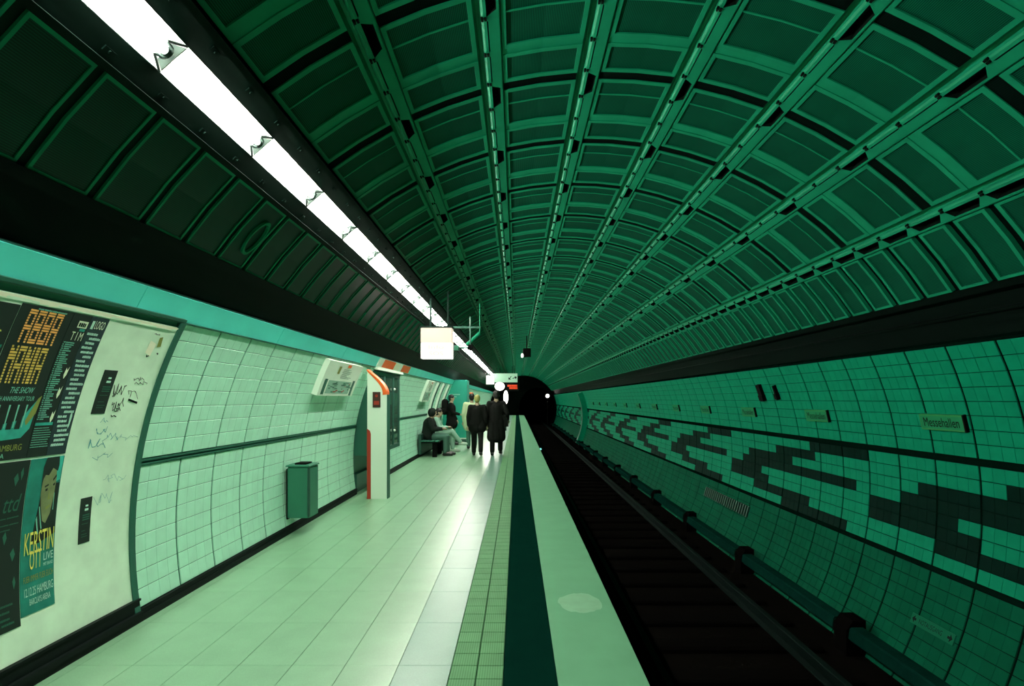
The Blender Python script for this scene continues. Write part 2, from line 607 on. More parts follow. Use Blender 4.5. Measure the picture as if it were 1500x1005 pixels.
# oval loudspeaker cover on one of these panels
oy, oth = hit(374, 348, 3.31)
mb = MB()
for k in range(28):
    a, b = 2 * PI * k / 28, 2 * PI * (k + 1) / 28

    def ov(w, s_, r):
        y, t = oy + 0.075 * s_ * math.cos(w), oth + 0.15 * s_ * math.sin(w) / R
        return P(t, y, r)
    for (s0, r0, s1, r1) in ((1.0, 3.33, 1.0, 3.298), (1.0, 3.298, 0.84, 3.298), (0.84, 3.298, 0.80, 3.315)):
        mb.face([ov(a, s0, r0), ov(b, s0, r0), ov(b, s1, r1), ov(a, s1, r1)])
tag(mb.build('loudspeaker_ring', M['vault']), 'oval green ring on a dark ceiling panel left of the light strip', 'loudspeaker')

# ------------------------------------------------------------------ light strip housing
mb = MB()
for (t0, t1) in ((127.1, 129.5), (132.55, 135.1)):
    mb.arcbox(t0 * D2R, t1 * D2R, Y0S, Y1S, 3.29, 3.45, 2)
mb.arcbox(127.1 * D2R, 135.1 * D2R, Y0S, Y1S, 3.40, 3.50, 3)
mb.arcbox(127.1 * D2R, 127.7 * D2R, Y0S, Y1S, 3.265, 3.29, 1)
mb.arcbox(134.5 * D2R, 135.1 * D2R, Y0S, Y1S, 3.270, 3.29, 1)
housing = struct(mb.build('trim_1', M['housing']))
clip = MB()
clip.box((-0.006, -0.03, -0.012), (0.0, 0.03, 0.012))
clip.tube((-0.012, 0, 0), (-0.002, 0, 0), 0.008, n=6)
near = [(128.25 * D2R, PH + k / 3) for k in range(0, 40)] + [(133.85 * D2R, PH + k / 3) for k in range(0, 40)]
me = clip.mesh('housing_clip', M['housing'])
for th, y in near:
    inst('housing_clip', me, housing, th, y, 3.29)

LSP = 0.85
TH_L = 131.05 * D2R
LR = 3.30


def fixture_meshes():
    L = LSP
    refl = MB()
    prof = [(3.292, 0.083), (3.330, 0.060), (3.338, 0.03), (3.338, -0.03), (3.330, -0.060), (3.292, -0.083)]
    for i in range(len(prof) - 1):
        a, b = prof[i], prof[i + 1]
        refl.face([(a[0] - LR, 0.004, a[1]), (b[0] - LR, 0.004, b[1]), (b[0] - LR, L - 0.004, b[1]), (a[0] - LR, L - 0.004, a[1])])
    tube = MB()
    tube.tube((3.296 - LR, 0.056, 0), (3.296 - LR, L - 0.03, 0), 0.017, n=12, caps=True)
    hold = MB()
    for k in range(14):
        a0, a1 = PI * (.12 + .76 * k / 14) + PI, PI * (.12 + .76 * (k + 1) / 14) + PI
        hold.tube((3.286 - LR, .064 + .034 * math.sin(a0), .034 * math.cos(a0)), (3.286 - LR, .064 + .034 * math.sin(a1), .034 * math.cos(a1)), 0.0075, n=6)
    hold.tube((3.296 - LR, 0.034, 0), (3.296 - LR, 0.056, 0), 0.020, n=12)
    # V-shaped bracket between the holder and the two rims
    for sg in (-1, 1):
        hold.tube((3.286 - LR, 0.090, sg * 0.036), (3.286 - LR, 0.004, sg * 0.080), 0.0070, n=6)
        hold.tube((3.286 - LR, 0.090, sg * 0.036), (3.286 - LR, 0.050, sg * 0.030), 0.0070, n=6)
    hold.box((3.284 - LR, -0.003, -0.083), (3.338 - LR, 0.003, 0.083))
    hold.v = [(x, L - y, z) for (x, y, z) in hold.v]
    tube.v = [(x, L - y - .012, z) for (x, y, z) in tube.v]
    return refl.mesh('reflector', M['reflector']), tube.mesh('tube', M['tube'], True), hold.mesh('lamp_holder', M['holder'])


fm = fixture_meshes()
ls0 = 2.425
ORDW = ['first', 'second', 'third', 'fourth', 'fifth', 'sixth', 'seventh', 'eighth', 'ninth', 'tenth', 'eleventh', 'twelfth']
for k in range(-5, 60):
    y = ls0 + LSP * k
    if y > Y_END - 1.5:
        break
    e = bpy.data.objects.new('fluorescent_light', None)
    e.empty_display_size = 0.1
    link(e)
    e.location = P(TH_L, y, LR)
    e.rotation_euler = (0, -TH_L, 0)
    if k < -1:
        lab = 'fluorescent tube fixture of the light strip before the picture begins'
    elif k < 11:
        lab = 'glowing fluorescent tube fixture of the light strip, %s from the top left' % ORDW[k + 1]
    else:
        lab = 'small far fluorescent tube fixture of the light strip beyond the info sign'
    tag(e, lab, 'light', 'fluorescent tubes of the ceiling strip')
    for nm, me in zip(('reflector', 'tube', 'lamp_holder'), fm):
        link(bpy.data.objects.new(nm, me), e)

# black band and teal frieze above the left wall, black band above the right wall
mb = MB()
mb.arcbox(144.2 * D2R, 145.3 * D2R, Y0S, Y1S, 3.30, 3.46, 1)
mb.arcbox(145.3 * D2R, 150.1 * D2R, Y0S, Y1S, 3.37, 3.47, 3)
mb.arcbox(145.3 * D2R, 146.0 * D2R, Y0S, Y1S, 3.335, 3.37, 1)
struct(mb.build('trim_2', M['black_band']))
mb = MB()
mb.arcbox(25.35 * D2R, 33.0 * D2R, Y0S, Y1S, 3.40, 3.52, 4)
mb.arcbox(32.0 * D2R, 33.0 * D2R, Y0S, Y1S, 3.33, 3.40, 1)
mb.arcbox(28.8 * D2R, 29.2 * D2R, Y0S, Y1S, 3.375, 3.40, 1)
struct(mb.build('trim_3', M['black_band']))
frieze = struct(empty('trim_4'))
mb = MB()
FL = 1.9576
mb.arcbox(150.1 * D2R, 152.98 * D2R, 0.003, FL - 0.003, 3.318, 3.335, 2)
me = mb.mesh('frieze_panel', M['frieze'])
for k in range(-3, 28):
    o = link(bpy.data.objects.new('frieze_panel', me), frieze)
    o.location = (0, 3.32 + FL * (k - 1), 0)
mb = MB()
mb.arcbox(150.0 * D2R, 153.3 * D2R, Y0S, Y1S, 3.335, 3.40, 2)
mb.arcbox(152.99 * D2R, 153.12 * D2R, Y0S, Y1S, 3.302, 3.335, 1)
mb.build('frieze_rail', M['frame_green'], frieze)

# ------------------------------------------------------------------ left wall
DL = 0.0376
SEAM = 0.4894
YL0 = 3.8083                   # first tile seam right of the billboard
T_FLOOR = PI + math.asin((CZ) / R)
mb = MB()
NICHE0, NICHE1 = 8.98, 10.95
for (a, b) in ((Y0S, NICHE0), (NICHE1, Y1S)):
    mb.arcbox(T_WL - 0.004, T_FLOOR + 0.02, a, b, 3.321, 3.45, 14)
wall_left = struct(mb.build('wall_left', M['joint_left']))
TP = (SEAM - 0.022) / 4


def tile(h_arc, w, gz=0.004, gy=0.003, d=0.011, c=0.0025):
    """glazed tile with a chamfered rim, modelled at angle 0, face towards the axis"""
    mb = MB()
    hz, hy = h_arc / 2 - gz / 2, w / 2 - gy / 2
    o = [(-hy, -hz), (hy, -hz), (hy, hz), (-hy, hz)]
    i_ = [(-hy + c, -hz + c), (hy - c, -hz + c), (hy - c, hz - c), (-hy + c, hz - c)]
    i0 = len(mb.v)
    for (x, ring) in ((d, o), (0.0015, o), (0.0, i_)):
        for (y, z) in ring:
            mb.vert((x, y, z))
    for k in range(2):
        for j in range(4):
            mb.f.append([i0 + k * 4 + j, i0 + k * 4 + (j + 1) % 4, i0 + (k + 1) * 4 + (j + 1) % 4, i0 + (k + 1) * 4 + j])
            mb.m.append(0)
    mb.f.append([i0 + 8, i0 + 9, i0 + 10, i0 + 11])
    mb.m.append(0)
    return mb


tl = tile(DL * R, TP, gz=0.005, gy=0.0016, c=0.0015)
pl = []
rows = [T_WL + DL * (k + .5) for k in range(8)] + [PI - 0.1517 + DL * (k + .5) for k in range(8)]
for n in range(0, 103):
    for j in range(4):
        y = YL0 + n * SEAM + 0.011 + TP * (j + .5)
        if NICHE0 - 0.05 < y < NICHE1 + 0.05 or y > Y_END:
            continue
        for th in rows:
            pl.append((th, y))
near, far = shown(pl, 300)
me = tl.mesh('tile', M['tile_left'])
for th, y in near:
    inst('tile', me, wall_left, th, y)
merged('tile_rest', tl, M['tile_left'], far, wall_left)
# double dark profile between the two tile fields
mb = MB()
for (a, b) in ((YL0, NICHE0), (NICHE1, Y1S)):
    for (t0, t1) in ((0.1655, 0.1615), (0.1572, 0.1530)):
        mb.arcbox(PI - t0, PI - t1, a, b, 3.305, 3.322, 1)
mb.build('joint_profile', M['frame_green'], wall_left)
mb = MB()
mb.box((-2.66, Y0S, 0.0), (-2.612, NICHE0 - 0.05, 0.045))
mb.box((-2.66, NICHE1, 0.0), (-2.612, Y1S, 0.045))
mb.box((-2.70, YL0, 0.04), (-2.622, NICHE0, 0.085))
mb.box((-2.70, NICHE1, 0.04), (-2.622, Y1S, 0.085))
struct(mb.build('baseboard_left', M['skirting']))

# ------------------------------------------------------------------ right wall with the dark tile figures
YR0 = 4.6374
mb = MB()
mb.arcbox(-0.64, T_WR + 0.006, Y0S, Y1S, 3.323, 3.45, 16)
wall_right = struct(mb.build('wall_right', M['joint_right']))
TPR = (SEAM - 0.022) / 4
tr = tile(DL * R, TPR, gz=0.0065, gy=0.0022, c=0.0018)
rows_u = [T_WR - DL * (k + .5) for k in range(8)]
rows_m = [0.1215 - DL * (k + .5) for k in range(8)]
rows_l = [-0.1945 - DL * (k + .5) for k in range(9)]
FIG = {2: {4: '0123', 5: '0123'}, 1: {2: '01', 3: '0123', 4: '0123', 5: '0123'},
       0: {2: '0123', 3: '0123', 4: '23', 5: '0123', 6: '0123'},
       7: {1: '01', 2: '0123', 3: '0123', 6: '0123'},
       6: {1: '0123', 2: '23', 3: '0123', 6: '0123', 7: '0123'},
       5: {0: '01', 1: '123', 3: '0123', 6: '23', 7: '0123'},
       4: {0: '0123', 3: '0123', 7: '0123'}, 3: {0: '0123', 3: '23', 7: '3'}}
light, dark, low_field = [], [], []
for n in range(-9, 101):
    for j in range(4):
        y = YR0 + n * SEAM + 0.011 + TPR * (j + .5)
        if y > Y_END:
            continue
        for th in rows_u:
            light.append((th, y))
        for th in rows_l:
            low_field.append((th, y))
        for k, th in enumerate(rows_m):
            (dark if str(j) in FIG[n % 8].get(k, '') else light).append((th, y))
vis_l = [p for p in light if p[1] > 4.15]
near_l, _ = shown(vis_l, 240)
keep = set(near_l)
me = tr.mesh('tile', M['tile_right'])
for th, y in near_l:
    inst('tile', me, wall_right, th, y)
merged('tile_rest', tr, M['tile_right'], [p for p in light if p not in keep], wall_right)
near_s, _ = shown([p for p in low_field if p[1] > 4.15], 120)
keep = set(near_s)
me = tr.mesh('sooty_tile', M['tile_lower'])
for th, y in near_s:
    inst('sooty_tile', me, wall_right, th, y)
merged('sooty_tile_rest', tr, M['tile_lower'], [p for p in low_field if p not in keep], wall_right)
near_d, _ = shown([p for p in dark if p[1] > 4.15], 60)
keep = set(near_d)
me = tr.mesh('dark_tile', M['tile_dark'])
for th, y in near_d:
    inst('dark_tile', me, wall_right, th, y)
merged('dark_tile_rest', tr, M['tile_dark'], [p for p in dark if p not in keep], wall_right)

# ------------------------------------------------------------------ floor: platform
X_EDGE = 0.723
mb = MB()
mb.box((-2.66, Y0S, -0.25), (X_EDGE - 0.004, Y_END - 0.6, -0.012))
mb.box((-2.66, Y0S, -1.10), (X_EDGE - 0.16, Y_END - 0.6, -0.25))
floor = struct(mb.build('floor', M['grout']))


def slab_mesh(w, l, g=0.004, c=0.002, d=0.011, arc=False):
    mb = MB()
    x, y = w / 2 - g / 2, l / 2 - g / 2
    i0 = 0
    for (z, cc) in ((-d, 0), (-0.0015, 0), (0, c)):
        for (a, b) in ((-1, -1), (1, -1), (1, 1), (-1, 1)):
            mb.vert((a * (x - cc), b * (y - cc), z), a * x + 5 if arc else 0)
    for k in range(2):
        for j in range(4):
            mb.f.append([k * 4 + j, k * 4 + (j + 1) % 4, k * 4 + 4 + (j + 1) % 4, k * 4 + 4 + j])
            mb.m.append(0)
    mb.f.append([8, 9, 10, 11])
    mb.m.append(0)
    return mb


def lay(name, mb, mtl, places, n=300, z=0.0):
    vis = sorted([p for p in places if p[1] > 1.8], key=lambda p: p[1])
    near = set(vis[:n])
    me = mb.mesh(name, mtl)
    for p in places:
        if p in near:
            o = link(bpy.data.objects.new(name, me), floor)
            o.location = (p[0], p[1], z)
    v = np.array(mb.v)
    V, F, A = [], [], []
    for k, p in enumerate([q for q in places if q not in near]):
        V.append(v + np.array([p[0], p[1], z]))
        F += [[i + k * len(v) for i in f] for f in mb.f]
        A += mb.a
    if V:
        me2 = bpy.data.meshes.new(name + '_rest')
        me2.from_pydata(np.concatenate(V).tolist(), [], F)
        me2.materials.append(mtl)
        if any(A):
            me2.attributes.new('arc', 'FLOAT', 'POINT').data.foreach_set('value', A)
        me2.update()
        link(bpy.data.objects.new(name + '_rest', me2), floor)['kind'] = 'stuff'


SW, SL = 0.310, 0.610
y_s = 4.40 - SL * 13
ends = int((Y_END - 0.6 - y_s) / SL)
lay('floor_slab', slab_mesh(SW, SL, 0.0022, 0.001), M['slab'],
    [(-0.690 - SW * (i + .5), y_s + SL * (k + .5)) for k in range(ends) for i in range(7)], 300)
lay('strip_slab', slab_mesh(SW, SL, 0.0022, 0.001), M['slab_strip'], [(-0.535, y_s + SL * (k + .5)) for k in range(ends)], 90)
TT = 0.1525
lay('guiding_tile', slab_mesh(TT, TT, 0.006, 0.002, arc=True), M['tactile'],
    [(-0.380 + TT * (i + .5), 4.40 - TT * 52 + TT * (k + .5)) for k in range(ends * 4) for i in range(2)], 300)
for name, x0, x1, mtl in (('dark_stripe', -0.075, 0.225, M['edge_dark']), ('platform_edge', 0.225, X_EDGE, M['edge_white'])):
    mb = MB()
    mb.bevel_box((x0 + 0.001, Y0S, -0.10 if name == 'platform_edge' else -0.012), (x1 - 0.001, Y_END - 0.6, 0.0), 0.002)
    mb.build(name, mtl, floor)
# worn oval patch on the pale edge
mb = MB()
pc = (850 - PU) / FPX, (EYE * FPX / (883 - PV))
yc = pc[1]
xc = (850 - PU) / FPX * yc
rng = random.Random(4)
pts = []
for k in range(36):
    w = 2 * PI * k / 36
    s_ = 1 + rng.uniform(-0.06, 0.06)
    pts.append((xc + 0.165 * s_ * math.cos(w), yc + 0.20 * s_ * math.sin(w), 0.0012))
mb.face(pts)
mb.build('worn_patch', M['edge_worn'], floor)

# ------------------------------------------------------------------ track
mb = MB()
mb.box((X_EDGE - 0.2, Y0S, -1.25), (3.72, Y1S + 16, -1.05))
bed = struct(mb.build('track_bed', M['ballast']))
mb = MB()
mb.bevel_box((0.85, -0.12, -1.05), (3.15, 0.12, -0.99), 0.02)
me = mb.mesh('sleeper', M['sleeper'])
for k in range(84):
    o = link(bpy.data.objects.new('sleeper', me), bed)
    o.location = (0, 0.5 + 0.65 * k, 0)
for x, lab in ((1.291, 'thin steel running rail next to the platform edge'), (2.790, 'thin steel running rail nearer the green tiled wall')):
    mb = MB()
    z = -0.99
    prof = [(-.062, 0), (.062, 0), (.062, .010), (.012, .028), (.009, .10), (.034, .112), (.034, .135), (.028, .140), (-.028, .140), (-.034, .135), (-.034, .112), (-.009, .10), (-.012, .028), (-.062, .010)]
    mb.prism_y([(x + a, z + b) for a, b in prof], Y0S, Y1S + 14)
    tag(mb.build('running_rail', M['rail']), lab, 'rail')
cr = empty('conductor_rail', (3.40, 0, -1.05), 'covered conductor rail on dark brackets along the green tiled wall', 'rail')
mb = MB()
prof = [(-.075, -.02), (-.060, .075), (-.045, .09), (.075, .09), (.085, .075), (.085, .0), (.070, .0), (.070, .070), (-.050, .070), (-.062, -.02)]
mb.prism_y([(a, .22 + b) for a, b in prof], 0.14, 2.46)
cov = mb.mesh('cover', M['cover'])
mb = MB()
mb.prism_y([(-.03, .16), (.03, .16), (.03, .22), (-.03, .22)], 0, 2.6)
crl = mb.mesh('contact_bar', M['rail'])
mb = MB()
mb.prism_y([(-.07, 0), (.13, 0), (.13, .36), (.0, .36), (-.07, .26)], -0.10, 0.12)
brk = mb.mesh('bracket', M['sleeper'])
for k in range(-2, 21):
    y = 5.62 + 2.6 * k
    if y > Y_END - 2:
        break
    for nm, me in (('cover', cov), ('contact_bar', crl), ('bracket', brk)):
        o = link(bpy.data.objects.new(nm, me), cr)
        o.location = (0, y, 0)
for (u, v, n_) in ((795, 658, 'a'),):
    pz = -0.80
    yy = FPX * (EYE - pz) / (v - PV)
    e = empty('track_lamp', ((u - PU) / FPX * yy - 0.1, yy, -1.05), 'tiny cyan lamp low between the rails', 'lamp')
    mb = MB()
    mb.tube((0, 0, 0), (0, 0, 0.22), 0.03, n=8)
    mb.build('post', M['black'], e)
    mb = MB()
    mb.sphere((0, 0, 0.25), 0.05, 10, 6)
    mb.build('lens', M['lamp_cyan'], e, True)

# end wall with the mouth of the running tunnel
mb = MB()
ocx, ocz, orr = 2.05, 0.55, 2.15
nseg = 48
outer = [(CX + 3.62 * math.cos(2 * PI * k / nseg), CZ + 3.62 * math.sin(2 * PI * k / nseg)) for k in range(nseg)]
inner = [(ocx + orr * 0.86 * math.cos(2 * PI * k / nseg), ocz + orr * math.sin(2 * PI * k / nseg)) for k in range(nseg)]
for k in range(nseg):
    a, b = k, (k + 1) % nseg
    mb.face([(outer[a][0], Y_END, outer[a][1]), (outer[b][0], Y_END, outer[b][1]), (inner[b][0], Y_END, inner[b][1]), (inner[a][0], Y_END, inner[a][1])])
    mb.face([(inner[a][0], Y_END, inner[a][1]), (inner[b][0], Y_END, inner[b][1]), (inner[b][0], Y_END + 16, inner[b][1]), (inner[a][0], Y_END + 16, inner[a][1])])
mb.face([(p[0], Y_END + 16, p[1]) for p in inner])
struct(mb.build('wall_far', M['void']))
p = at(802, 580, 53.2)
e = empty('tunnel_signal', p, 'small white signal light at the tunnel mouth', 'signal')
mb = MB()
mb.box((-0.18, 0.06, -0.3), (0.18, 0.30, 0.3))
mb.box((-0.03, 0.12, -2.9), (0.03, 0.18, -0.3))
mb.build('signal_housing', M['black'], e)
mb = MB()
mb.sphere((0, 0, 0), 0.19, 12, 8)
mb.build('lens', M['lamp_white'], e, True)

# ------------------------------------------------------------------ wrapping print and boards onto the walls
class Wrap:
    def __init__(s, side, y0, th0, w, h, r):
        s.side, s.y0, s.th0, s.w, s.h, s.r = side, y0, th0, w, h, r

    def pt(s, a, b, off=0.0):
        """a, b in 0..1 of width (reading direction) and height (downwards)"""
        if s.side == 'L':
            return P(s.th0 + b * s.h / R, s.y0 + a * s.w, s.r - off)
        return P(s.th0 - b * s.h / R, s.y0 - a * s.w, s.r - off)

    def poly(s, mb, pts, off, mi=0, band=0.06):
        """flat print: polygon cut into bands so that it follows the curve"""
        b0, b1 = min(p[1] for p in pts), max(p[1] for p in pts)
        n = max(1, int(math.ceil((b1 - b0) * s.h / band)))
        for k in range(n):
            lo, hi = b0 + (b1 - b0) * k / n, b0 + (b1 - b0) * (k + 1) / n
            q = clip_poly(clip_poly(pts, lo, 1), hi, -1)
            if len(q) >= 3:
                mb.face([s.pt(a, b, off) for a, b in q], mi)

    def rect(s, mb, a0, b0, a1, b1, off, mi=0):
        s.poly(mb, [(a0, b0), (a1, b0), (a1, b1), (a0, b1)], off, mi)

    def text(s, mb, string, a0, b0, a1, b1, off, mi=0, slant=0.0):
        vs_, fs_ = glyphs(string)
        xs = [v[0] for v in vs_]
        ys = [v[1] for v in vs_]
        x0, x1, y0, y1 = min(xs), max(xs), min(ys), max(ys)
        i0 = len(mb.v)
        for (x, y) in vs_:
            fa, fb = (x - x0) / (x1 - x0), (y1 - y) / (y1 - y0)
            mb.vert(s.pt(a0 + (a1 - a0) * fa + slant * (0.5 - fb), b0 + (b1 - b0) * fb, off))
        for f in fs_:
            mb.f.append([i0 + k for k in f])
            mb.m.append(mi)


def clip_poly(pts, lim, sg):
    out = []
    n = len(pts)
    for i in range(n):
        p, q = pts[i], pts[(i + 1) % n]
        dp, dq = (p[1] - lim) * sg, (q[1] - lim) * sg
        if dp >= -1e-9:
            out.append(p)
        if (dp > 1e-9 and dq < -1e-9) or (dp < -1e-9 and dq > 1e-9):
            t = dp / (dp - dq)
            out.append((p[0] + (q[0] - p[0]) * t, lim))
    return out


_gl = {}


def glyphs(string):
    if string not in _gl:
        cu = bpy.data.curves.new('lettering', 'FONT')
        cu.body = string
        cu.resolution_u = 3
        ob = bpy.data.objects.new('lettering', cu)
        col.objects.link(ob)
        bpy.context.view_layer.update()
        me = ob.to_mesh()
        _gl[string] = ([(v.co.x, v.co.y) for v in me.vertices], [list(p.vertices) for p in me.polygons])
        ob.to_mesh_clear()
        bpy.data.objects.remove(ob)
        bpy.data.curves.remove(cu)
    return _gl[string]


def sheet(wr, name, mtl, parent=None, thick=0.003):
    mb = MB()
    n = max(2, int(wr.h / 0.06))
    for k in range(n):
        b0, b1 = k / n, (k + 1) / n
        mb.face([wr.pt(0, b0), wr.pt(1, b0), wr.pt(1, b1), wr.pt(0, b1)])
        for (a, sg) in ((0, 1), (1, 1)):
            mb.face([wr.pt(a, b0), wr.pt(a, b1), wr.pt(a, b1, -thick), wr.pt(a, b0, -thick)])
    for b in (0, 1):
        mb.face([wr.pt(0, b), wr.pt(1, b), wr.pt(1, b, -thick), wr.pt(0, b, -thick)])
    return mb.build(name, mtl, parent)


def wrap_px(side, yl, yr, tht, thb, r):
    """wrap between two depths and two angles"""
    if side == 'L':
        return Wrap('L', yl, tht, yr - yl, (thb - tht) * R, r)
    return Wrap('R', yr, tht, yr - yl, (tht - thb) * R, r)


# billboard at the left edge of the picture
BB0, BB1 = 0.6, YL0 - 0.035
bw = wrap_px('L', BB0, BB1 - 0.02, hit(150, 465)[1] - 0.010, hit(200, 884)[1], 3.303)
bb = empty('billboard', (-2.62, BB1, 0), 'white billboard panel with graffiti beside the mint tiled wall', 'billboard')
sheet(bw, 'panel', M['board'], bb, 0.018)
mb = MB()
mb.arcbox(T_WL - 0.002, hit(200, 884)[1] + 0.02, BB1 - 0.02, BB1 + 0.034, 3.294, 3.33, 14)
mb.build('side_frame', M['frame_green'], bb)
mb = MB()
mb.arcbox(T_WL - 0.010, T_WL - 0.004, BB0, BB1 + 0.03, 3.298, 3.33, 1)
mb.build('top_rail', M['frame_green'], bb)
mb = MB()
mb.box((-2.69, BB0, 0.045), (-2.60, BB1 + 0.03, 0.075))
mb.box((-2.72, BB0, 0.075), (-2.625, BB1 + 0.03, 0.150))
mb.box((-2.70, BB0, 0.150), (-2.615, BB1 + 0.03, 0.165))
mb.build('base_duct', M['skirting'], bb)
rng = random.Random(11)
mb = MB()
x = 0.0
while x < 1.0:                      # torn paper along the top rail
    w = rng.uniform(0.01, 0.05)
    d = rng.uniform(0.006, 0.018)
    bw.poly(mb, [(x, 0.0), (min(1, x + w), 0.0), (min(1, x + w), d * rng.uniform(.6, 1.2)), (x, d)], 0.006)
    x += w
mb.build('torn_paper', M['paper'], bb)

# graffiti on the white strip
gw = wrap_px('L', hit(110, 620)[0], BB1 - 0.03, hit(240, 500)[1], hit(120, 780)[1], 3.302)


def scribble(mb, wr, cx, cy, sx, sy, n, th, mi):
    pts = []
    for k in range(n):
        pts.append((cx + sx * (k / (n - 1) - .5) + rng.uniform(-.25, .25) * sx * .6, cy + rng.uniform(-.5, .5) * sy))
    for p, q in zip(pts, pts[1:]):
        dx, dy = (q[0] - p[0]) * wr.w, (q[1] - p[1]) * wr.h
        l = math.hypot(dx, dy) + 1e-6
        nx, ny = -dy / l * th / wr.w, dx / l * th / wr.h
        wr.poly(mb, [(p[0] - nx, p[1] - ny), (q[0] - nx, q[1] - ny), (q[0] + nx, q[1] + ny), (p[0] + nx, p[1] + ny)], 0.0012, mi)


mb = MB()
for (u, v, sx, sy, n, th, mi) in (
        (172, 570, .10, .10, 16, .0022, 0), (168, 595, .08, .07, 14, .0025, 0), (176, 585, .05, .12, 10, .002, 0), (200, 555, .10, .035, 12, .0018, 0),
        (205, 560, .12, .03, 14, .0018, 0), (192, 578, .10, .06, 12, .0015, 0), (163, 610, .05, .03, 6, .003, 0), (150, 615, .06, .04, 8, .0015, 1),
        (145, 630, .10, .05, 12, .002, 1), (138, 650, .14, .08, 14, .0022, 1), (160, 640, .12, .06, 12, .0016, 1), (150, 668, .16, .05, 12, .0014, 1),
        (228, 489, .05, .02, 8, .0018, 0), (214, 520, .03, .02, 5, .003, 0), (228, 518, .012, .02, 4, .004, 0), (150, 730, .14, .08, 14, .001, 1),
        (165, 700, .18, .06, 16, .001, 1), (180, 640, .2, .05, 12, .001, 1), (150, 560, .03, .06, 8, .0012, 0)):
    y, th_ = hit(u, v)
    scribble(mb, gw, (y - gw.y0) / gw.w, (th_ - gw.th0) * R / gw.h, sx / gw.w, sy / gw.h, n, th, mi)
for (u0, v0, u1, v1) in ((186, 583, 199, 588),):
    (ya, ta), (yb, tb) = hit(u0, v0), hit(u1, v1)
    a0, b0, a1, b1 = (ya - gw.y0) / gw.w, (ta - gw.th0) * R / gw.h, (yb - gw.y0) / gw.w, (tb - gw.th0) * R / gw.h
    gw.poly(mb, [(a0, b0), (a1, b1), (a1, b1 + .012), (a0, b0 + .012)], 0.0013, 0)
mb.build('graffiti', [M['ink_dark'], M['ink_blue']], bb)


def px_quad(name, quad, mtl, parent, r=3.3005):
    mb = MB()
    pts = [hit(u, v) for u, v in quad]
    wr = Wrap('L', 0, 0, 1, R, r)
    wr.poly(mb, [(y, th) for y, th in pts], 0, 0)
    return mb.build(name, mtl, parent)


px_quad('white_scrap', [(219, 498), (227, 503), (217, 521), (210, 516)], M['paper'], bb)
px_quad('yellow_scrap', [(232, 494), (237, 493), (233, 507), (227, 508)], M['ink_olive'], bb)

for q in bb.children:
    q.location = -bb.location

# small black notice plates
for quad, lab in (([(151, 541), (168, 542), (153, 606), (131, 605)], 'small black notice sticker beside the concert lists on the billboard'),
                  ([(117, 729), (133, 728), (128, 794), (111, 797)], 'small black notice sticker low on the white billboard panel')):
    ys = [hit(*q)[0] for q in quad]
    ths = [hit(*q)[1] for q in quad]
    wr = wrap_px('L', (ys[0] + ys[3]) / 2, (ys[1] + ys[2]) / 2, (ths[0] + ths[1]) / 2, (ths[2] + ths[3]) / 2, 3.3005)
    o = tag(sheet(wr, 'notice_sticker', M['poster_black'], None, 0.002), lab, 'sticker')
    mb = MB()
    wr.rect(mb, .45, .16, .68, .20, .001, 0)
    wr.rect(mb, .40, .24, .72, .29, .001, 0)
    for b in (.37, .42, .47):
        wr.rect(mb, .25, b, .85, b + .025, .001, 1)
    for b in (.57, .72, .80, .85):
        wr.rect(mb, .22, b, .22 + rng.uniform(.3, .6), b + .012, .001, 1)
    mb.build('print', [M['ink_white'], M['frame_green']], o)

# ------------------------------------------------------------------ posters
r_p = 3.3000
ye = hit(104, 615)[0]
th_t, th_m, th_b = hit(150, 463)[1] + 0.003, hit(97, 663)[1], hit(55, 893)[1]
y_l12 = hit(70, 640)[0]
y_abba = hit(38, 655)[0]
y_left = hit(2, 505)[0]


def word_line(mb, wr, a, b, n, h, lo, hi, off, mi, gap=.012):
    for k in range(n):
        w = rng.uniform(lo, hi)
        if a + w > .97:
            break
        # every word is a row of letter-like strokes
        x = a
        while x < a + w:
            lw = rng.uniform(.5, 1.0) * h * wr.h / wr.w * .5
            wr.rect(mb, x, b + (rng.random() * .2) * h, x + lw, b + h, off, mi)
            x += lw * 1.3
        a += w + gap


STR = {'A': ['1111', '1111', '1001', '1001', '1001', '1001', '1111', '1111', '1001', '1001', '1001', '1001', '1001'],
       'B': ['1111', '1111', '1001', '1001', '1001', '1111', '1111', '1111', '1001', '1001', '1001', '1111', '1111'],
       'M': ['1001', '1101', '1111', '1111', '1111', '1001', '1001', '1001', '1001', '1001', '1001', '1001', '1001'],
       'N': ['1001', '1101', '1101', '1101', '1111', '1111', '1011', '1011', '1011', '1001', '1001', '1001', '1001'],
       'I': ['11', '11', '11', '11', '11', '11', '11', '11', '11', '11', '11', '11', '11']}


def striped(mb, wr, word, a0, b0, a1, b1, off, mi):
    tot = sum(len(STR[c][0]) for c in word) + 0.9 * (len(word) - 1)
    u = (a1 - a0) / tot
    x = a0
    for c in word:
        g = STR[c]
        hh = (b1 - b0) / len(g)
        for k, row in enumerate(g):
            j = 0
            while j < len(row):
                if row[j] == '1':
                    e = j
                    while e < len(row) and row[e] == '1':
                        e += 1
                    wr.rect(mb, x + u * j, b0 + hh * (k + .14), x + u * e, b0 + hh * (k + .84), off, mi)
                    j = e
                else:
                    j += 1
        x += u * (len(g[0]) + 0.9)


# show poster
w1 = wrap_px('L', hit(8, 500)[0] + 0.0, y_abba, th_t, th_m, r_p)
w1 = Wrap('L', hit(38, 440)[0] - 0.02, th_t, y_abba - hit(38, 440)[0] + 0.02, (th_m - th_t) * R, r_p)
o = tag(sheet(w1, 'show_poster', M['poster_black']), 'black show poster with large striped golden lettering on the billboard', 'poster')
mb = MB()
def ab(wr, u, v):
    y, th = hit(u, v)
    return (y - wr.y0) / wr.w, (th - wr.th0) * R / wr.h


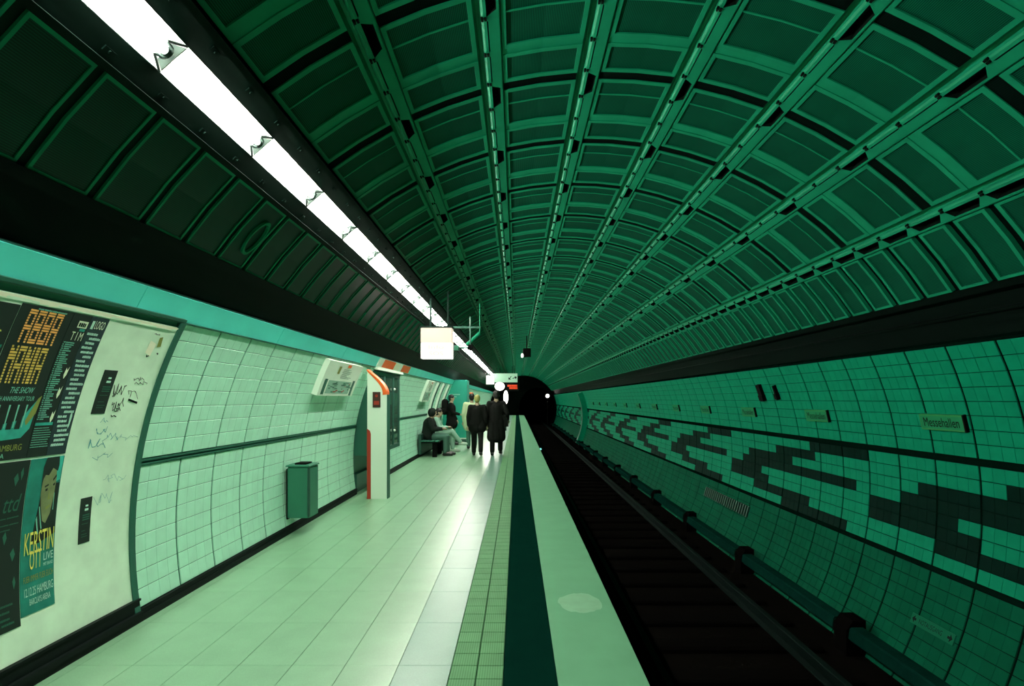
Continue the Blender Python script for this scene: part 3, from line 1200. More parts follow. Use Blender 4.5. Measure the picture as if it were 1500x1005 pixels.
for word, (ua, va), (ub, vb), mi in (('ABBA', (43, 450), (72, 506), 1), ('MANIA', (15, 503), (49, 562), 0)):
    (a0, b0), (a1, b1) = ab(w1, ua, va), ab(w1, ub, vb)
    striped(mb, w1, word, a0, b0, a1, b1, .0015, mi)
mb.build('title_lettering', [M['ink_gold'], M['ink_orange']], o)
mb = MB()
w1.text(mb, 'THE SHOW', .36, .525, .80, .565, .0015, 2, .02)
w1.text(mb, '20TH ANNIVERSARY TOUR', .12, .585, .86, .615, .0015, 2)
w1.text(mb, '25 HAMBURG', .2, .90, .86, .94, .0015, 3)
w1.text(mb, 'ARENA', .2, .955, .56, .985, .0015, 2)
word_line(mb, w1, .30, .012, 4, .010, .1, .16, .0015, 2)
mb.build('small_print', [M['ink_gold'], M['ink_orange'], M['ink_mint'], M['ink_olive']], o)
mb = MB()
w1.poly(mb, [(0, .80), (.2, .78), (.7, .74), (.95, .60), (.97, .62), (.93, .80), (.8, .86), (0, .88)], .0008, 0)
w1.poly(mb, [(.80, .75), (.94, .60), (1, .58), (.97, .70), (.84, .78)], .0012, 1)
for a in (.16, .34, .50, .66):
    w1.poly(mb, [(a, .65), (a + .05, .63), (a + .08, .68), (a + .07, .80), (a - .03, .80)], .0014, 2)
    w1.poly(mb, [(a + .09, .64), (a + .12, .64), (a + .11, .79), (a + .09, .79)], .0014, 3)
mb.build('stage_picture', [M['poster_brightteal'], M['ink_olive'], M['poster_black'], M['ink_mint']], o)

# poster cut by the picture's left edge
w0 = Wrap('L', hit(38, 440)[0] - 0.55, th_t + .004, 0.525, (th_m - th_t) * R, r_p)
o = tag(sheet(w0, 'show_poster', M['poster_black']), 'black poster with a yellow S cut by the left picture edge', 'poster')
mb = MB()
w0.text(mb, 'AS', .55, .16, .93, .225, .0015, 0)
w0.poly(mb, [(.5, .32), (.98, .25), (.98, .27), (.5, .38)], .001, 1)
mb.build('lettering', [M['ink_yellow'], M['poster_teal']], o)

# two concert lists
w2 = Wrap('L', y_abba + .003, th_t, y_l12 - y_abba - .003, (th_m - th_t) * R, r_p)
o = tag(sheet(w2, 'list_poster', M['poster_black']), 'black concert list poster with many thin mint lines and small pictures', 'poster')
mb = MB()
w2.rect(mb, .42, .045, .95, .095, .001, 3)
word_line(mb, w2, .47, .056, 1, .030, .36, .40, .002, 4)
w2.rect(mb, .62, .10, .92, .118, .001, 2)
w2.text(mb, 'T I M', .30, .125, .94, .185, .0015, 1)
for k in range(38):
    b = .20 + .0145 * k
    a = .05 + .02 * (k % 3 == 0)
    word_line(mb, w2, a, b, 1, .008, .06, .09, .0015, 0)
    word_line(mb, w2, a + .13, b, 1, .009, .15, .5, .0015, 0)
for (a, b) in ((.72, .38), (.70, .52), (.72, .69)):
    w2.poly(mb, [(a, b + .05), (a + .05, b), (a + .12, b + .02), (a + .2, b - .01), (a + .16, b + .05), (a + .06, b + .08)], .0015, 3)
w2.rect(mb, .04, .765, .95, .785, .0015, 2)
for k in range(9):
    word_line(mb, w2, .04, .80 + .016 * k, 6, .005, .08, .2, .0015, 0)
mb.build('print', [M['ink_mint'], M['ink_cream'], M['poster_brightteal'], M['ink_cream'], M['ink_dark']], o)
w3 = Wrap('L', y_l12 + .003, th_t, ye - y_l12 - .003, (th_m - th_t) * R, r_p)
o = tag(sheet(w3, 'list_poster', M['poster_navy']), 'slate black concert list poster with bold white lines, rightmost of the upper row', 'poster')
mb = MB()
w3.text(mb, 'LOGO', .32, .025, .86, .085, .0015, 1)
w3.rect(mb, .12, .03, .26, .09, .001, 0)
for k in range(25):
    b = .115 + .0335 * k
    word_line(mb, w3, .10 + .16 * (k % 4 == 1) + .05 * (k % 3), b, 2, .019, .16, .40, .0015, 0, .03)
w3.poly(mb, [(.75, .72), (.82, .69), (.88, .73), (.84, .80), (.78, .82)], .0015, 0)
mb.build('print', [M['ink_white'], M['ink_cream']], o)

# lower row
y_k0 = hit(28, 790)[0]
w4 = Wrap('L', y_k0, th_m + .004, ye - y_k0, (th_b - th_m) * R - .01, r_p)
o = tag(sheet(w4, 'portrait_poster', M['poster_teal']), 'teal concert poster with a portrait and yellow lettering, right of the lower row', 'poster')
mb = MB()
w4.poly(mb, [(.30, .50), (.42, .30), (.46, .18), (.98, .18), (.99, .52), (.5, .56), (.28, .56)], .0006, 0)      # dark jacket
w4.poly(mb, [(.62, .0), (.97, .0), (.97, .16), (.72, .18)], .0008, 3)                                           # pale sky
w4.poly(mb, [(.44, .16), (.50, .08), (.80, .06), (.86, .14), (.85, .26), (.78, .38), (.66, .44), (.56, .42), (.48, .32), (.43, .24)], .0010, 1)   # face
w4.poly(mb, [(.42, .20), (.40, .06), (.46, .0), (.84, .0), (.88, .06), (.86, .10), (.70, .075), (.60, .12), (.50, .115), (.45, .14)], .0013, 0)   # hair
w4.poly(mb, [(.52, .19), (.63, .178), (.64, .188), (.53, .200)], .0014, 0)
w4.poly(mb, [(.55, .212), (.62, .205), (.62, .222), (.56, .226)], .0014, 0)
w4.poly(mb, [(.75, .15), (.84, .12), (.85, .135), (.76, .165)], .0014, 0)
w4.poly(mb, [(.77, .185), (.83, .175), (.83, .192), (.78, .198)], .0014, 0)
w4.poly(mb, [(.68, .21), (.71, .27), (.74, .28), (.66, .285), (.67, .25)], .0014, 4)
w4.poly(mb, [(.62, .335), (.76, .315), (.75, .335), (.64, .350)], .0014, 4)
w4.poly(mb, [(.42, .32), (.45, .32), (.56, .47), (.53, .47)], .0014, 2)
w4.poly(mb, [(.36, .40), (.39, .38), (.47, .50), (.44, .50)], .0014, 2)
w4.poly(mb, [(.84, .24), (.86, .25), (.87, .36), (.85, .36)], .0014, 2)
mb.build('portrait', [M['poster_black'], M['skin_print'], M['ink_mint'], M['poster_brightteal'], M['ink_olive']], o)
mb = MB()
w4.text(mb, 'KERSTIN', .08, .475, .95, .62, .003, 0)
w4.text(mb, 'OTT', .25, .60, .60, .72, .003, 0)
mb.build('name_lettering', [M['ink_yellow']], o)
mb = MB()
w4.text(mb, 'LIVE', .66, .635, .95, .685, .003, 1)
w4.text(mb, 'MIT BAND', .66, .70, .95, .722, .003, 1)
w4.text(mb, 'FUER IMMER FUER EUCH', .08, .755, .95, .795, .003, 2)
w4.text(mb, '12.12.25 HAMBURG', .10, .83, .95, .885, .003, 1)
w4.text(mb, 'BARCLAYS ARENA', .24, .905, .86, .945, .003, 1)
mb.build('small_print', [M['ink_yellow'], M['ink_white'], M['ink_olive']], o)
w5 = Wrap('L', y_k0 - .60, th_m + .004, .595, (th_b - th_m) * R + .03, r_p)
o = tag(sheet(w5, 'show_poster', M['poster_black']), 'dark poster with faint green script, left of the lower row', 'poster')
mb = MB()
w5.text(mb, 'ttd', .80, .20, .95, .30, .0015, 0, .03)
for b in (.33, .37, .40):
    word_line(mb, w5, .6, b, 3, .008, .08, .14, .0015, 0)
for (a, b, s_) in ((.86, .10, .05), (.92, .07, .03), (.9, .55, .05), (.93, .72, .03), (.82, .44, .04)):
    w5.poly(mb, [(a, b), (a + s_ * .6, b - .03), (a + s_, b + .01), (a + s_ * .5, b + .05)], .0015, 1)
for b in (.84, .88, .92, .95):
    word_line(mb, w5, .7, b, 3, .014, .06, .12, .0015, 0)
mb.build('print', [M['frame_green'], M['side_green']], o)

# ------------------------------------------------------------------ right wall signs
ordw = ['first', 'second', 'third', 'fourth', 'fifth', 'sixth', 'seventh', 'eighth', 'ninth', 'tenth', 'eleventh', 'twelfth']
t_n0, t_n1 = hit(1423, 608)[1], hit(1428, 633)[1]
for k in range(12):
    yn = 4.68 + 2.06 * k
    e = empty('station_name_sign', P((t_n0 + t_n1) / 2, yn, 3.30),
              'pale station name plate on the green wall, %s from the right' % ordw[k], 'sign', 'station name plates')
    wr = Wrap('R', yn + .505, t_n0, .505, (t_n0 - t_n1) * R, 3.286)
    mb = MB()
    mb.arcbox(t_n1, t_n0, yn + .004, yn + .505, 3.287, 3.312, 2)
    b_ = mb.build('plate', M['name_sign'])
    mb = MB()
    mb.arcbox(t_n1 - .001, t_n0 + .001, yn - .012, yn + .004, 3.282, 3.312, 2)
    c_ = mb.build('end_cap', M['black'])
    mb = MB()
    for (a0, b0, a1, b1) in ((0, 0, 1, .09), (0, .91, 1, 1), (0, 0, .02, 1), (.98, 0, 1, 1)):
        wr.rect(mb, a0, b0, a1, b1, .001)
    d_ = mb.build('rim', M['name_frame'])
    mb = MB()
    wr.text(mb, 'Messehallen', .09, .20, .90, .78, .0018)
    f_ = mb.build('lettering', M['ink_dark'])
    for q in (b_, c_):
        q.parent = e
        q.location = -e.location
    d_.parent = b_
    f_.parent = b_
# escape route plate low on the right wall
ya, ta = hit(1400, 936)
yb, tb = hit(1336, 905)
th0 = (hit(1398, 926)[1] + hit(1340, 901)[1]) / 2
th1 = (hit(1402, 944)[1] + hit(1333, 916)[1]) / 2
wr = Wrap('R', yb, th0, yb - ya, abs(th0 - th1) * R, 3.303)
o = tag(sheet(wr, 'escape_route_plate', mat('dim green plate', (0.004, 0.11, 0.056), 0.6, 0.04), None, .01), 'dim green escape route plate with two dark arrows low on the wall', 'sign')
mb = MB()
wr.text(mb, 'NOTAUSGANG', .20, .25, .74, .72, .0015)
wr.poly(mb, [(.03, .5), (.09, .12), (.09, .38), (.13, .38), (.13, .62), (.09, .62), (.09, .88)], .0015)
wr.poly(mb, [(.97, .5), (.91, .12), (.91, .38), (.86, .38), (.86, .62), (.91, .62), (.91, .88)], .0015)
mb.build('lettering', M['ink_dark'], o)
# two small dark wall boxes
for (u0, v0, u1, v1, lab) in ((1111, 563, 1122, 587, 'narrow dark wall box above the name plates'), (1136, 564, 1142, 585, 'thin dark conduit clip above the name plates')):
    y0, t0 = hit(u0, v0)
    y1, t1 = hit(u1, v1)
    mb = MB()
    ym = (y0 + y1) / 2
    wd = .055 if u0 < 1120 else .02
    mb.arcbox(t1, t0, ym - wd, ym + wd, 3.265, 3.314, 3)
    mb.arcbox(t1 + .004, t1 + .03, ym - wd - .012, ym + wd + .012, 3.255, 3.314, 1)
    tag(mb.build('wall_box', M['black']), lab, 'box')
# ribbed vent on the lower right wall
e0, g0 = hit(1030, 735)
e1, g1 = hit(1090, 770)
vent = empty('wall_vent', P(g1, e1, 3.30), 'row of dark upright slats low on the green wall', 'vent')
n_s = 22
for k in range(n_s):
    y = e1 + (e0 - e1) * k / (n_s - 1)
    mb = MB()
    mb.arcbox(-.30, -.245, y - .018, y + .018, 3.285, 3.314, 1)
    s_ = mb.build('slat', M['bin_dark'], vent)
    s_.location = -vent.location
# pale pilaster far along the right wall
y0 = hit(860, 600)[0]
mb = MB()
mb.arcbox(-.5, .43, y0, y0 + .55, 3.05, 3.314, 10)
mb.arcbox(-.5, .43, y0 - .05, y0, 3.03, 3.314, 10, 1)
tag(mb.build('wall_pilaster', [M['bin_dark'], M['tile_right']]), 'pale edged pilaster standing out far along the green wall', 'pilaster')

# ------------------------------------------------------------------ litter bin
yb_ = 6.25
e = empty('litter_bin', (-2.515, yb_, 0.19), 'green grey steel litter bin hung on the tiled wall', 'litter bin')
mb = MB()
mb.bevel_box((-.115, 0, 0), (.135, .30, .585), .012)
mb.build('body', M['bin'], e)
mb = MB()
mb.bevel_box((.118, -.008, .02), (.142, .03, .58), .006)
mb.build('corner_strip', M['bin_dark'], e)
mb = MB()
mb.bevel_box((-.13, -.01, .585), (.145, .31, .605), .006)
lid = mb.build('lid', M['bin'], e)
mb = MB()
mb.box((-.05, .06, .604), (.08, .24, .622))
mb.build('mouth', M['black'], lid)
mb = MB()
mb.box((-.13, .02, -.02), (-.115, .28, .56))
mb.build('back_plate', M['black'], e)

# ------------------------------------------------------------------ niche with the emergency post and the glazed case
mb = MB()
mb.box((-2.95, NICHE0, -.05), (-2.74, NICHE1, 2.40))
mb.box((-2.95, NICHE0, -.2), (-2.6, NICHE1, -.002))
mb.box((-2.74, NICHE0 + .1, 0), (-2.66, NICHE1, .30))
struct(mb.build('wall_niche', M['side_green']))

y_p = EYE * FPX / (731 - PV)
xl, xr = (538 - PU) / FPX * y_p, (566.5 - PU) / FPX * y_p
e = empty('emergency_post', ((xl + xr) / 2, y_p, 0), 'white emergency call post with orange curved top and red side trim', 'call post')
w2_ = (xr - xl) / 2
zt = EYE + (PV - 541) / FPX * y_p
zc = EYE + (PV - 578) / FPX * y_p
rr_ = zt - zc


def curve_top(x_off=0.0):
    """outline from the left top corner down along the curved right shoulder"""
    pts = []
    for k in range(13):
        t = k / 12
        x = -w2_ + x_off + (2 * w2_ - 2 * x_off) * (0.5 - 0.5 * math.cos(PI * t)) ** 0.75
        pts.append((x, zt - rr_ * (t ** 1.3)))
    return pts


top = curve_top()
mb = MB()
prof = [(-w2_, 0), (w2_, 0)] + [(w2_, zc)] + top[::-1][1:]
mb.prism_y(prof, 0, .17)
mb.build('slab', M['white'], e)
mb = MB()
mb.box((w2_, .012, 0), (w2_ + .012, .17, zc))
mb.build('side_panel', M['side_green'], e)
mb = MB()
band = []
for i, (x, z) in enumerate(top):
    i0_, i1_ = max(0, i - 1), min(len(top) - 1, i + 1)
    dx, dz = top[i1_][0] - top[i0_][0], top[i1_][1] - top[i0_][1]
    l = math.hypot(dx, dz)
    k = 0.018 + .045 * i / 12
    band.append(((x, z), (x + dz / l * k, z - dx / l * k)))
for (a, b), (c, d) in zip(band, band[1:]):
    q = [a, c, d, b]
    mb.face([(p[0], -.006, p[1]) for p in q])
    mb.face([(p[0], .17, p[1]) for p in q])
    mb.face([(a[0], -.006, a[1]), (c[0], -.006, c[1]), (c[0] + .002, .175, c[1] + .003), (a[0] + .002, .175, a[1] + .003)])
mb.build('shoulder_trim', M['orange'], e)
mb = MB()
zr = EYE + (PV - 628) / FPX * y_p
mb.prism_y([(-w2_ - .004, 0), (-w2_ + .055, 0), (-w2_ + .055, zr - .08), (-w2_ + .04, zr - .03), (-w2_ - .004, zr)], -.006, .172)
mb.build('edge_trim', M['red'], e)
mb = MB()
mb.box((-.065, -.012, zc - .20), (.055, .0, zc + .04))
call_plate = mb.build('call_plate', mat('dark brown plate', (.05, .02, .012), .4), e)
mb = MB()
mb.tube((-.005, -.018, zc - .02), (-.005, -.012, zc - .02), .022, n=12)
mb.box((-.045, -.016, zc - .16), (.035, -.012, zc - .10))
mb.build('call_button', M['red'], call_plate)

# glazed case behind the post: flat front, its foot clear of the floor
gc = empty('glazed_case', (-2.34, NICHE0 + .02, .62), 'tall green glazed display case in the wall behind the call post', 'display case')
CL, CH = NICHE1 - NICHE0 - .05, 1.40
mb = MB()
mb.box((-.36, 0, 0), (-.06, CL, CH))
mb.build('body', M['side_green'], gc)
mb = MB()
mb.box((-.06, 0, 0), (.0, CL, .07))
mb.box((-.06, 0, CH - .06), (.0, CL, CH))
for y in (0, .66, 1.36, CL - .07):
    mb.box((-.06, y, .07), (.0, y + .07, CH - .06))
mb.build('frame', M['frame_green'], gc)
for y, w in ((.07, .59), (.73, .63), (1.43, CL - 1.50)):
    mb = MB()
    mb.box((-.024, y, .07), (-.016, y + w, CH - .06))
    mb.build('pane', M['glass'], gc)
for (a, b, c, d, m_) in ((.12, .62, .35, 1.25, 'cloth_light'), (.76, 1.32, .40, 1.28, 'ink_mint'), (.78, 1.02, .10, .32, 'white'), (1.08, 1.30, .12, .30, 'cloth_light'), (1.45, CL - .09, .36, 1.28, 'ink_mint')):
    mb = MB()
    mb.box((-.058, a, c), (-.050, b, d))
    mb.build('notice', M[m_], gc)
for z in (.34, 1.12):
    mb = MB()
    mb.sphere((.012, 1.395, z), .026, 10, 6)
    mb.build('lock_knob', M['white'], gc, True)
mb = MB()
mb.box((-.30, -.05, CH + .02), (.06, CL + .05, CH + .07))
mb.build('canopy', M['white'], gc)

# orange and cream strip on the frieze
ya, yb2 = hit(556, 527)[0], hit(598, 545)[0]
fs = empty('frieze_sign', P(151.5 * D2R, ya, 3.31), 'orange and cream sign strip on the teal frieze above the case', 'sign')
for (f0, f1, m_) in ((0, .12, 'white'), (.12, .45, 'orange'), (.45, .62, 'ink_cream'), (.62, .70, 'white'), (.70, 1, 'orange')):
    mb = MB()
    mb.arcbox(150.15 * D2R, 152.7 * D2R, ya + (yb2 - ya) * f0, ya + (yb2 - ya) * f1, 3.305, 3.319, 2)
    q = mb.build('sign_field', M[m_], fs)
    q.location = -fs.location


# ------------------------------------------------------------------ info cases on the left wall
def info_case(y0, y1, t0, t1, lab, seed):
    rg = random.Random(seed)
    e = empty('info_case', P(t1, y0, 3.28), lab, 'display board')
    mb = MB()
    mb.arcbox(t0, t1, y0, y1, 3.245, 3.312, 6)
    a = mb.build('case', M['white'], e)
    wr = Wrap('L', y0, t0, y1 - y0, (t1 - t0) * R, 3.244)
    mb = MB()
    wr.rect(mb, .07, .52, .14, .96, .001, 0)
    wr.rect(mb, .86, .50, .93, .98, .001, 0)
    wr.rect(mb, .17, .55, .83, .93, .001, 3)
    for k in range(34):
        x, y = .18 + .6 * rg.random(), .57 + .30 * rg.random()
        wr.rect(mb, x, y, x + rg.uniform(.02, .09), y + rg.uniform(.02, .05), .002, rg.choice((0, 1, 1, 2)))
    for k in range(10):
        x = .40 + .05 * rg.random()
        y = .18 + .03 * k
        wr.rect(mb, x, y, x + rg.uniform(.15, .35), y + .012, .002, 1)
    wr.rect(mb, .30, .12, .36, .34, .002, 5)
    wr.rect(mb, .52, .03, .62, .12, .002, 4)
    b = mb.build('print', [M['side_green'], M['bin'], M['red'], M['cloth_light'], M['orange'], M['ink_olive']], e)
    for q in (a, b):
        q.location = -e.location
    return e


t_hi = T_WL + .006
info_case(hit(458, 577)[0] - .05, hit(512, 578)[0] - .1, t_hi, hit(458, 577)[1], 'white network map case on the tiled wall before the call post', 3)
info_case(14.2, 15.3, t_hi, t_hi + .18, 'small white notice case on the wall above the bench', 5)
for k, (y, w) in enumerate(((16.1, .22), (17.3, .15), (18.6, .15))):
    mb = MB()
    mb.arcbox(t_hi, T_FLOOR - .02, y, y + w, 3.24, 3.312, 10)
    mb.arcbox(t_hi, T_FLOOR - .02, y - .04, y, 3.25, 3.312, 10, 1)
    tag(mb.build('wall_pilaster', [M['frame_green'], M['white']]), ['white edged wall post just beyond the bench', 'slim dark wall post behind the standing person', 'slim dark wall post beside the teal partition'][k], 'pilaster')

# ------------------------------------------------------------------ teal partition
y_t = EYE * FPX / (648 - PV)
e = empty('teal_partition', (-2.25, y_t, 0), 'teal enamel partition standing out from the wall beyond the bench', 'partition')
mb = MB()
mb.bevel_box((-.42, .02, .12), (.46, .9, 2.25), .02)
mb.build('body', M['teal_box'], e)
mb = MB()
mb.box((-.45, 0, 0), (.47, .92, .12))
mb.build('plinth', M['bin_dark'], e)
mb = MB()
mb.box((-.45, -.02, .12), (.47, .02, .16))
mb.build('ledge', M['white'], e)
mb = MB()
for k, z in enumerate((1.70, 1.62)):
    mb.box((-.20, .008, z), (.20 - .12 * k, .02, z + .045))
mb.build('print', M['ink_mint'], e)

# ------------------------------------------------------------------ hanging signs
y_i = 8.7
a, b = at(616, 480, y_i), at(662, 525, y_i)
wdt, hgt = b.x - a.x, a.z - b.z
e = empty('info_sign', ((a.x + b.x) / 2, y_i, b.z), 'glowing white square info sign hanging below the light strip', 'sign')
mb = MB()
mb.bevel_box((-wdt / 2, 0, 0), (wdt / 2, .22, hgt * .52), .01)
lower_box = mb.build('lower_box', M['sign_lit'], e)
mb = MB()
mb.bevel_box((-wdt / 2, 0, hgt * .52), (wdt / 2, .22, hgt), .01)
mb.build('upper_box', M['sign_cream'], e)


def flat_text(mb, s, x0, z0, x1, z1, y, mi=0):
    v, f = glyphs(s)
    xs, ys = [p[0] for p in v], [p[1] for p in v]
    a0, a1, b0, b1 = min(xs), max(xs), min(ys), max(ys)
    i0 = len(mb.v)
    for (x, q) in v:
        mb.vert((x0 + (x1 - x0) * (x - a0) / (a1 - a0), y, z0 + (z1 - z0) * (q - b0) / (b1 - b0)))
    for q in f:
        mb.f.append([i0 + k for k in q])
        mb.m.append(mi)


mb = MB()
flat_text(mb, 'Info', -.12, hgt * .31, .12, hgt * .43, -.003)
flat_text(mb, 'SOS', -.11, hgt * .10, .11, hgt * .22, -.003)
mb.build('lettering', M['sign_ink'], lower_box)
mb = MB()
mb.box((-wdt / 2 - .01, -.01, hgt), (wdt / 2 + .01, .23, hgt + .025))
for x in (-.12, .16):
    mb.box((x, .09, hgt), (x + .03, .12, hgt + .60))
mb.build('hanger', M['housing'], e)
mb = MB()
mb.box((wdt / 2, .10, hgt + .005), (wdt / 2 + .45, .13, hgt + .035))
mb.build('cross_arm', M['side_green'], e)

# camera on a strut just beyond the info sign
p = at(672, 509, 9.6)
e = empty('surveillance_camera', p, 'small grey surveillance camera beside the glowing info sign', 'camera')
mb = MB()
mb.bevel_box((-.08, 0, -.045), (.0, .16, .035), .008)
mb.build('body', M['bin'], e)
mb = MB()
mb.tube((0, .06, 0), (.20, .06, .0), .014, n=8)
mb.tube((.20, .06, -.01), (.20, .06, .55), .014, n=8)
mb.build('strut', M['side_green'], e)
mb = MB()
mb.tube((.20, .0, .0), (.20, .05, .0), .05, n=14)
mb.build('lens', M['black'], e)
p0, p1 = at(684, 505, 10.2), at(703, 488, 10.2)
mb = MB()
mb.tube(p0, p1, .035, n=10)
mb.tube(p1, p1 + Vector((0, 0, .55)), .012, n=6)
tag(mb.build('strut_lamp', M['vault']), 'pale slanted strut right of the light strip near the info sign', 'strut')

# ceiling spot far along the vault
p = at(765, 521, 19.0)
e = empty('ceiling_spot', p, 'small black ceiling spot with a bright lens hanging from the vault', 'spotlight')
mb = MB()
mb.bevel_box((.02, .0, -.04), (.30, .25, .26), .02)
mb.tube((.16, .12, .26), (.16, .12, .70), .02, n=8)
mb.build('housing', M['black'], e)
mb = MB()
mb.sphere((0, -.02, 0), (.045, .03, .075), 10, 8)
mb.build('lens', M['lamp_white'], e, True)

# far signs over the platform
y_f = 30.0
a, b = at(712, 550, y_f), at(724, 563, y_f)
e = empty('square_sign', ((a.x + b.x) / 2, y_f, b.z), 'small glowing square sign far along the platform', 'sign')
mb = MB()
mb.bevel_box((-.225, 0, 0), (.225, .2, a.z - b.z), .01)
mb.build('box', M['sign_lit'], e)
mb = MB()
mb.box((-.15, .08, a.z - b.z), (-.12, .11, a.z - b.z + .12))
mb.box((.12, .08, a.z - b.z), (.15, .11, a.z - b.z + .12))
mb.build('hanger', M['housing'], e)
y_f = 31.5
a, b = at(722, 547, y_f), at(758, 560, y_f)
e = empty('direction_sign', ((a.x + b.x) / 2, y_f, b.z), 'wide pale green direction sign with dark arrows over the platform', 'sign')
hw, hh = (b.x - a.x) / 2, a.z - b.z
mb = MB()
mb.bevel_box((-hw, 0, 0), (hw, .18, hh), .01)
sign_box = mb.build('box', M['sign_green'], e)
mb = MB()
for (cx_, flip) in ((.28, -1), (.54, 1)):
    q = [(-.12, -.02), (.03, -.02), (.03, -.10), (.14, .0), (.03, .10), (.03, .02), (-.12, .02)]
    ang = -.9 if flip < 0 else .35
    mb = MB()
    mb.face([(cx_ + (x * math.cos(ang) - z * math.sin(ang)) * flip, -.004, hh / 2 + x * math.sin(ang) + z * math.cos(ang)) for x, z in q])
    mb.build('arrow', M['ink_dark'], sign_box)
mb = MB()
for x in (-.5, .5):
    mb.box((x, .08, hh), (x + .03, .11, hh + .45))
mb.build('hanger', M['housing'], e)
y_f = 36.0
a, b = at(743, 563.5, y_f), at(758, 570.5, y_f)
e = empty('train_display', ((a.x + b.x) / 2, y_f, b.z), 'dark train display with glowing red text over the far platform', 'display')
hw, hh = (b.x - a.x) / 2, a.z - b.z
mb = MB()
mb.bevel_box((-hw - .1, .02, -.1), (hw + .1, .3, hh + .1), .01)
mb.box((-.02, .1, hh + .1), (.02, .14, 3.73 - b.z))
casing = mb.build('casing', M['black'], e)
mb = MB()
rg = random.Random(2)
for r_ in range(2):
    x = -hw + .02 + .12 * (1 - r_)
    while x < hw - .05:
        w = rg.uniform(.03, .06)
        mb.box((x, .005, hh * (.08 + .48 * r_)), (x + w, .018, hh * (.08 + .48 * r_) + hh * .40))
        x += w + .012
mb.build('led_text', M['led'], casing)
y_f = 33.0
a = at(732, 566, y_f)
e = empty('globe_lamp', a, 'bright white rounded lamp below the far direction sign', 'lamp')
mb = MB()
mb.sphere((0, 0, 0), (.30, .2, .26), 16, 10)
mb.build('globe', M['lamp_white'], e, True)
mb = MB()
mb.tube((0, 0, .24), (0, 0, 3.42 - a.z), .02, n=8)
mb.build('stem', M['housing'], e)
y_f = 27.0
a = at(741, 582, y_f)
e = empty('info_column', (a.x, y_f, 0), 'narrow glowing info column beside the tall walker', 'column')
mb = MB()
mb.sphere((0, 0, a.z), (.12, .08, .34), 14, 10)
mb.build('lit_panel', M['lamp_white'], e, True)
mb = MB()
mb.tube((0, 0, 0), (0, 0, a.z - .3), .03, n=8)
mb.build('stem', M['housing'], e)
e = empty('orange_sign', at(689, 579, 24.0), 'small orange sign on the far left wall above the cream coat', 'sign')
mb = MB()
mb.bevel_box((-.13, 0, -.1), (.13, .05, .12), .01)
mb.build('plate', M['orange'], e)
mb = MB()
mb.box((-.5, .02, -.02), (-.13, .05, .02))
mb.build('bracket', M['housing'], e)

# ------------------------------------------------------------------ bench
e = empty('platform_bench', (-2.36, 14.55, 0), 'dark metal wall bench under the two seated people', 'bench')
mb = MB()
for k in range(4):
    x = -.20 + .125 * k
    m2 = MB()
    m2.bevel_box((x, 0, .415), (x + .105, 2.0, .445), .008)
    m2.build('seat_slat', M['side_green'], e)
for y in (.05, .95, 1.85):
    m2 = MB()
    m2.bevel_box((.10, y, 0), (.22, y + .10, .40), .01)
    m2.build('leg', M['black'], e)
m2 = MB()
m2.box((-.20, .02, .38), (.28, 1.98, .415))
m2.build('seat_frame', M['black'], e)
m2 = MB()
m2.bevel_box((-.26, -.02, .08), (-.19, 2.0, .62), .01)
m2.build('back_panel', M['bin_dark'], e)


# ------------------------------------------------------------------ people
def remeshed(mb, name, mtl, parent, vox):
    me = mb.mesh(name, mtl)
    tmp = bpy.data.objects.new('tmp', me)
    col.objects.link(tmp)
    md = tmp.modifiers.new('r', 'REMESH')
    md.mode = 'VOXEL'
    md.voxel_size = vox
    sm = tmp.modifiers.new('s', 'SMOOTH')
    sm.factor = 0.5
    sm.iterations = 4
    bpy.context.view_layer.update()
    dg = bpy.context.evaluated_depsgraph_get()
    me2 = bpy.data.meshes.new_from_object(tmp.evaluated_get(dg))
    bpy.data.objects.remove(tmp)
    bpy.data.meshes.remove(me)
    me2.materials.clear()
    me2.materials.append(mtl)
    me2.polygons.foreach_set('use_smooth', [True] * len(me2.polygons))
    return link(bpy.data.objects.new(name, me2), parent)


def limb(mb, pts, rad, seg=12):
    """tapered limb through joints, rounded at each joint"""
    for p, r in zip(pts, rad):
        mb.sphere(p, r, seg, 8)
    for i in range(len(pts) - 1):
        mb.tube(pts[i], pts[i + 1], rad[i], rad[i + 1], seg)


def V3(*a):
    return Vector(a)


def hand(mb, w, d, side, curl=0.5):
    """palm and five bent fingers from wrist w along direction d"""
    d = Vector(d).normalized()
    s = d.cross(Vector((0, 0, 1)))
    if s.length < .3:
        s = Vector((1, 0, 0))
    s = s.normalized()
    n = d.cross(s).normalized()
    palm = w + d * .085
    limb(mb, [w, w + d * .03 + s * .012, palm + s * .012], [.026, .027, .026], 8)
    limb(mb, [w, w + d * .03 - s * .014, palm - s * .016], [.026, .027, .026], 8)
    for k, L in enumerate((.070, .080, .075, .060)):
        b = palm + s * (.030 - .020 * k)
        k1 = b + d * L * .55 + n * (.02 * curl)
        k2 = k1 + d * L * (.45 - .25 * curl) + n * (.035 * curl)
        limb(mb, [b, k1, k2], [.0115, .0105, .009], 6)
    t0 = w + d * .03 + s * .03 * side
    limb(mb, [t0, t0 + d * .035 + s * .022 * side, t0 + d * .065 + s * .026 * side + n * .012], [.013, .012, .010], 6)


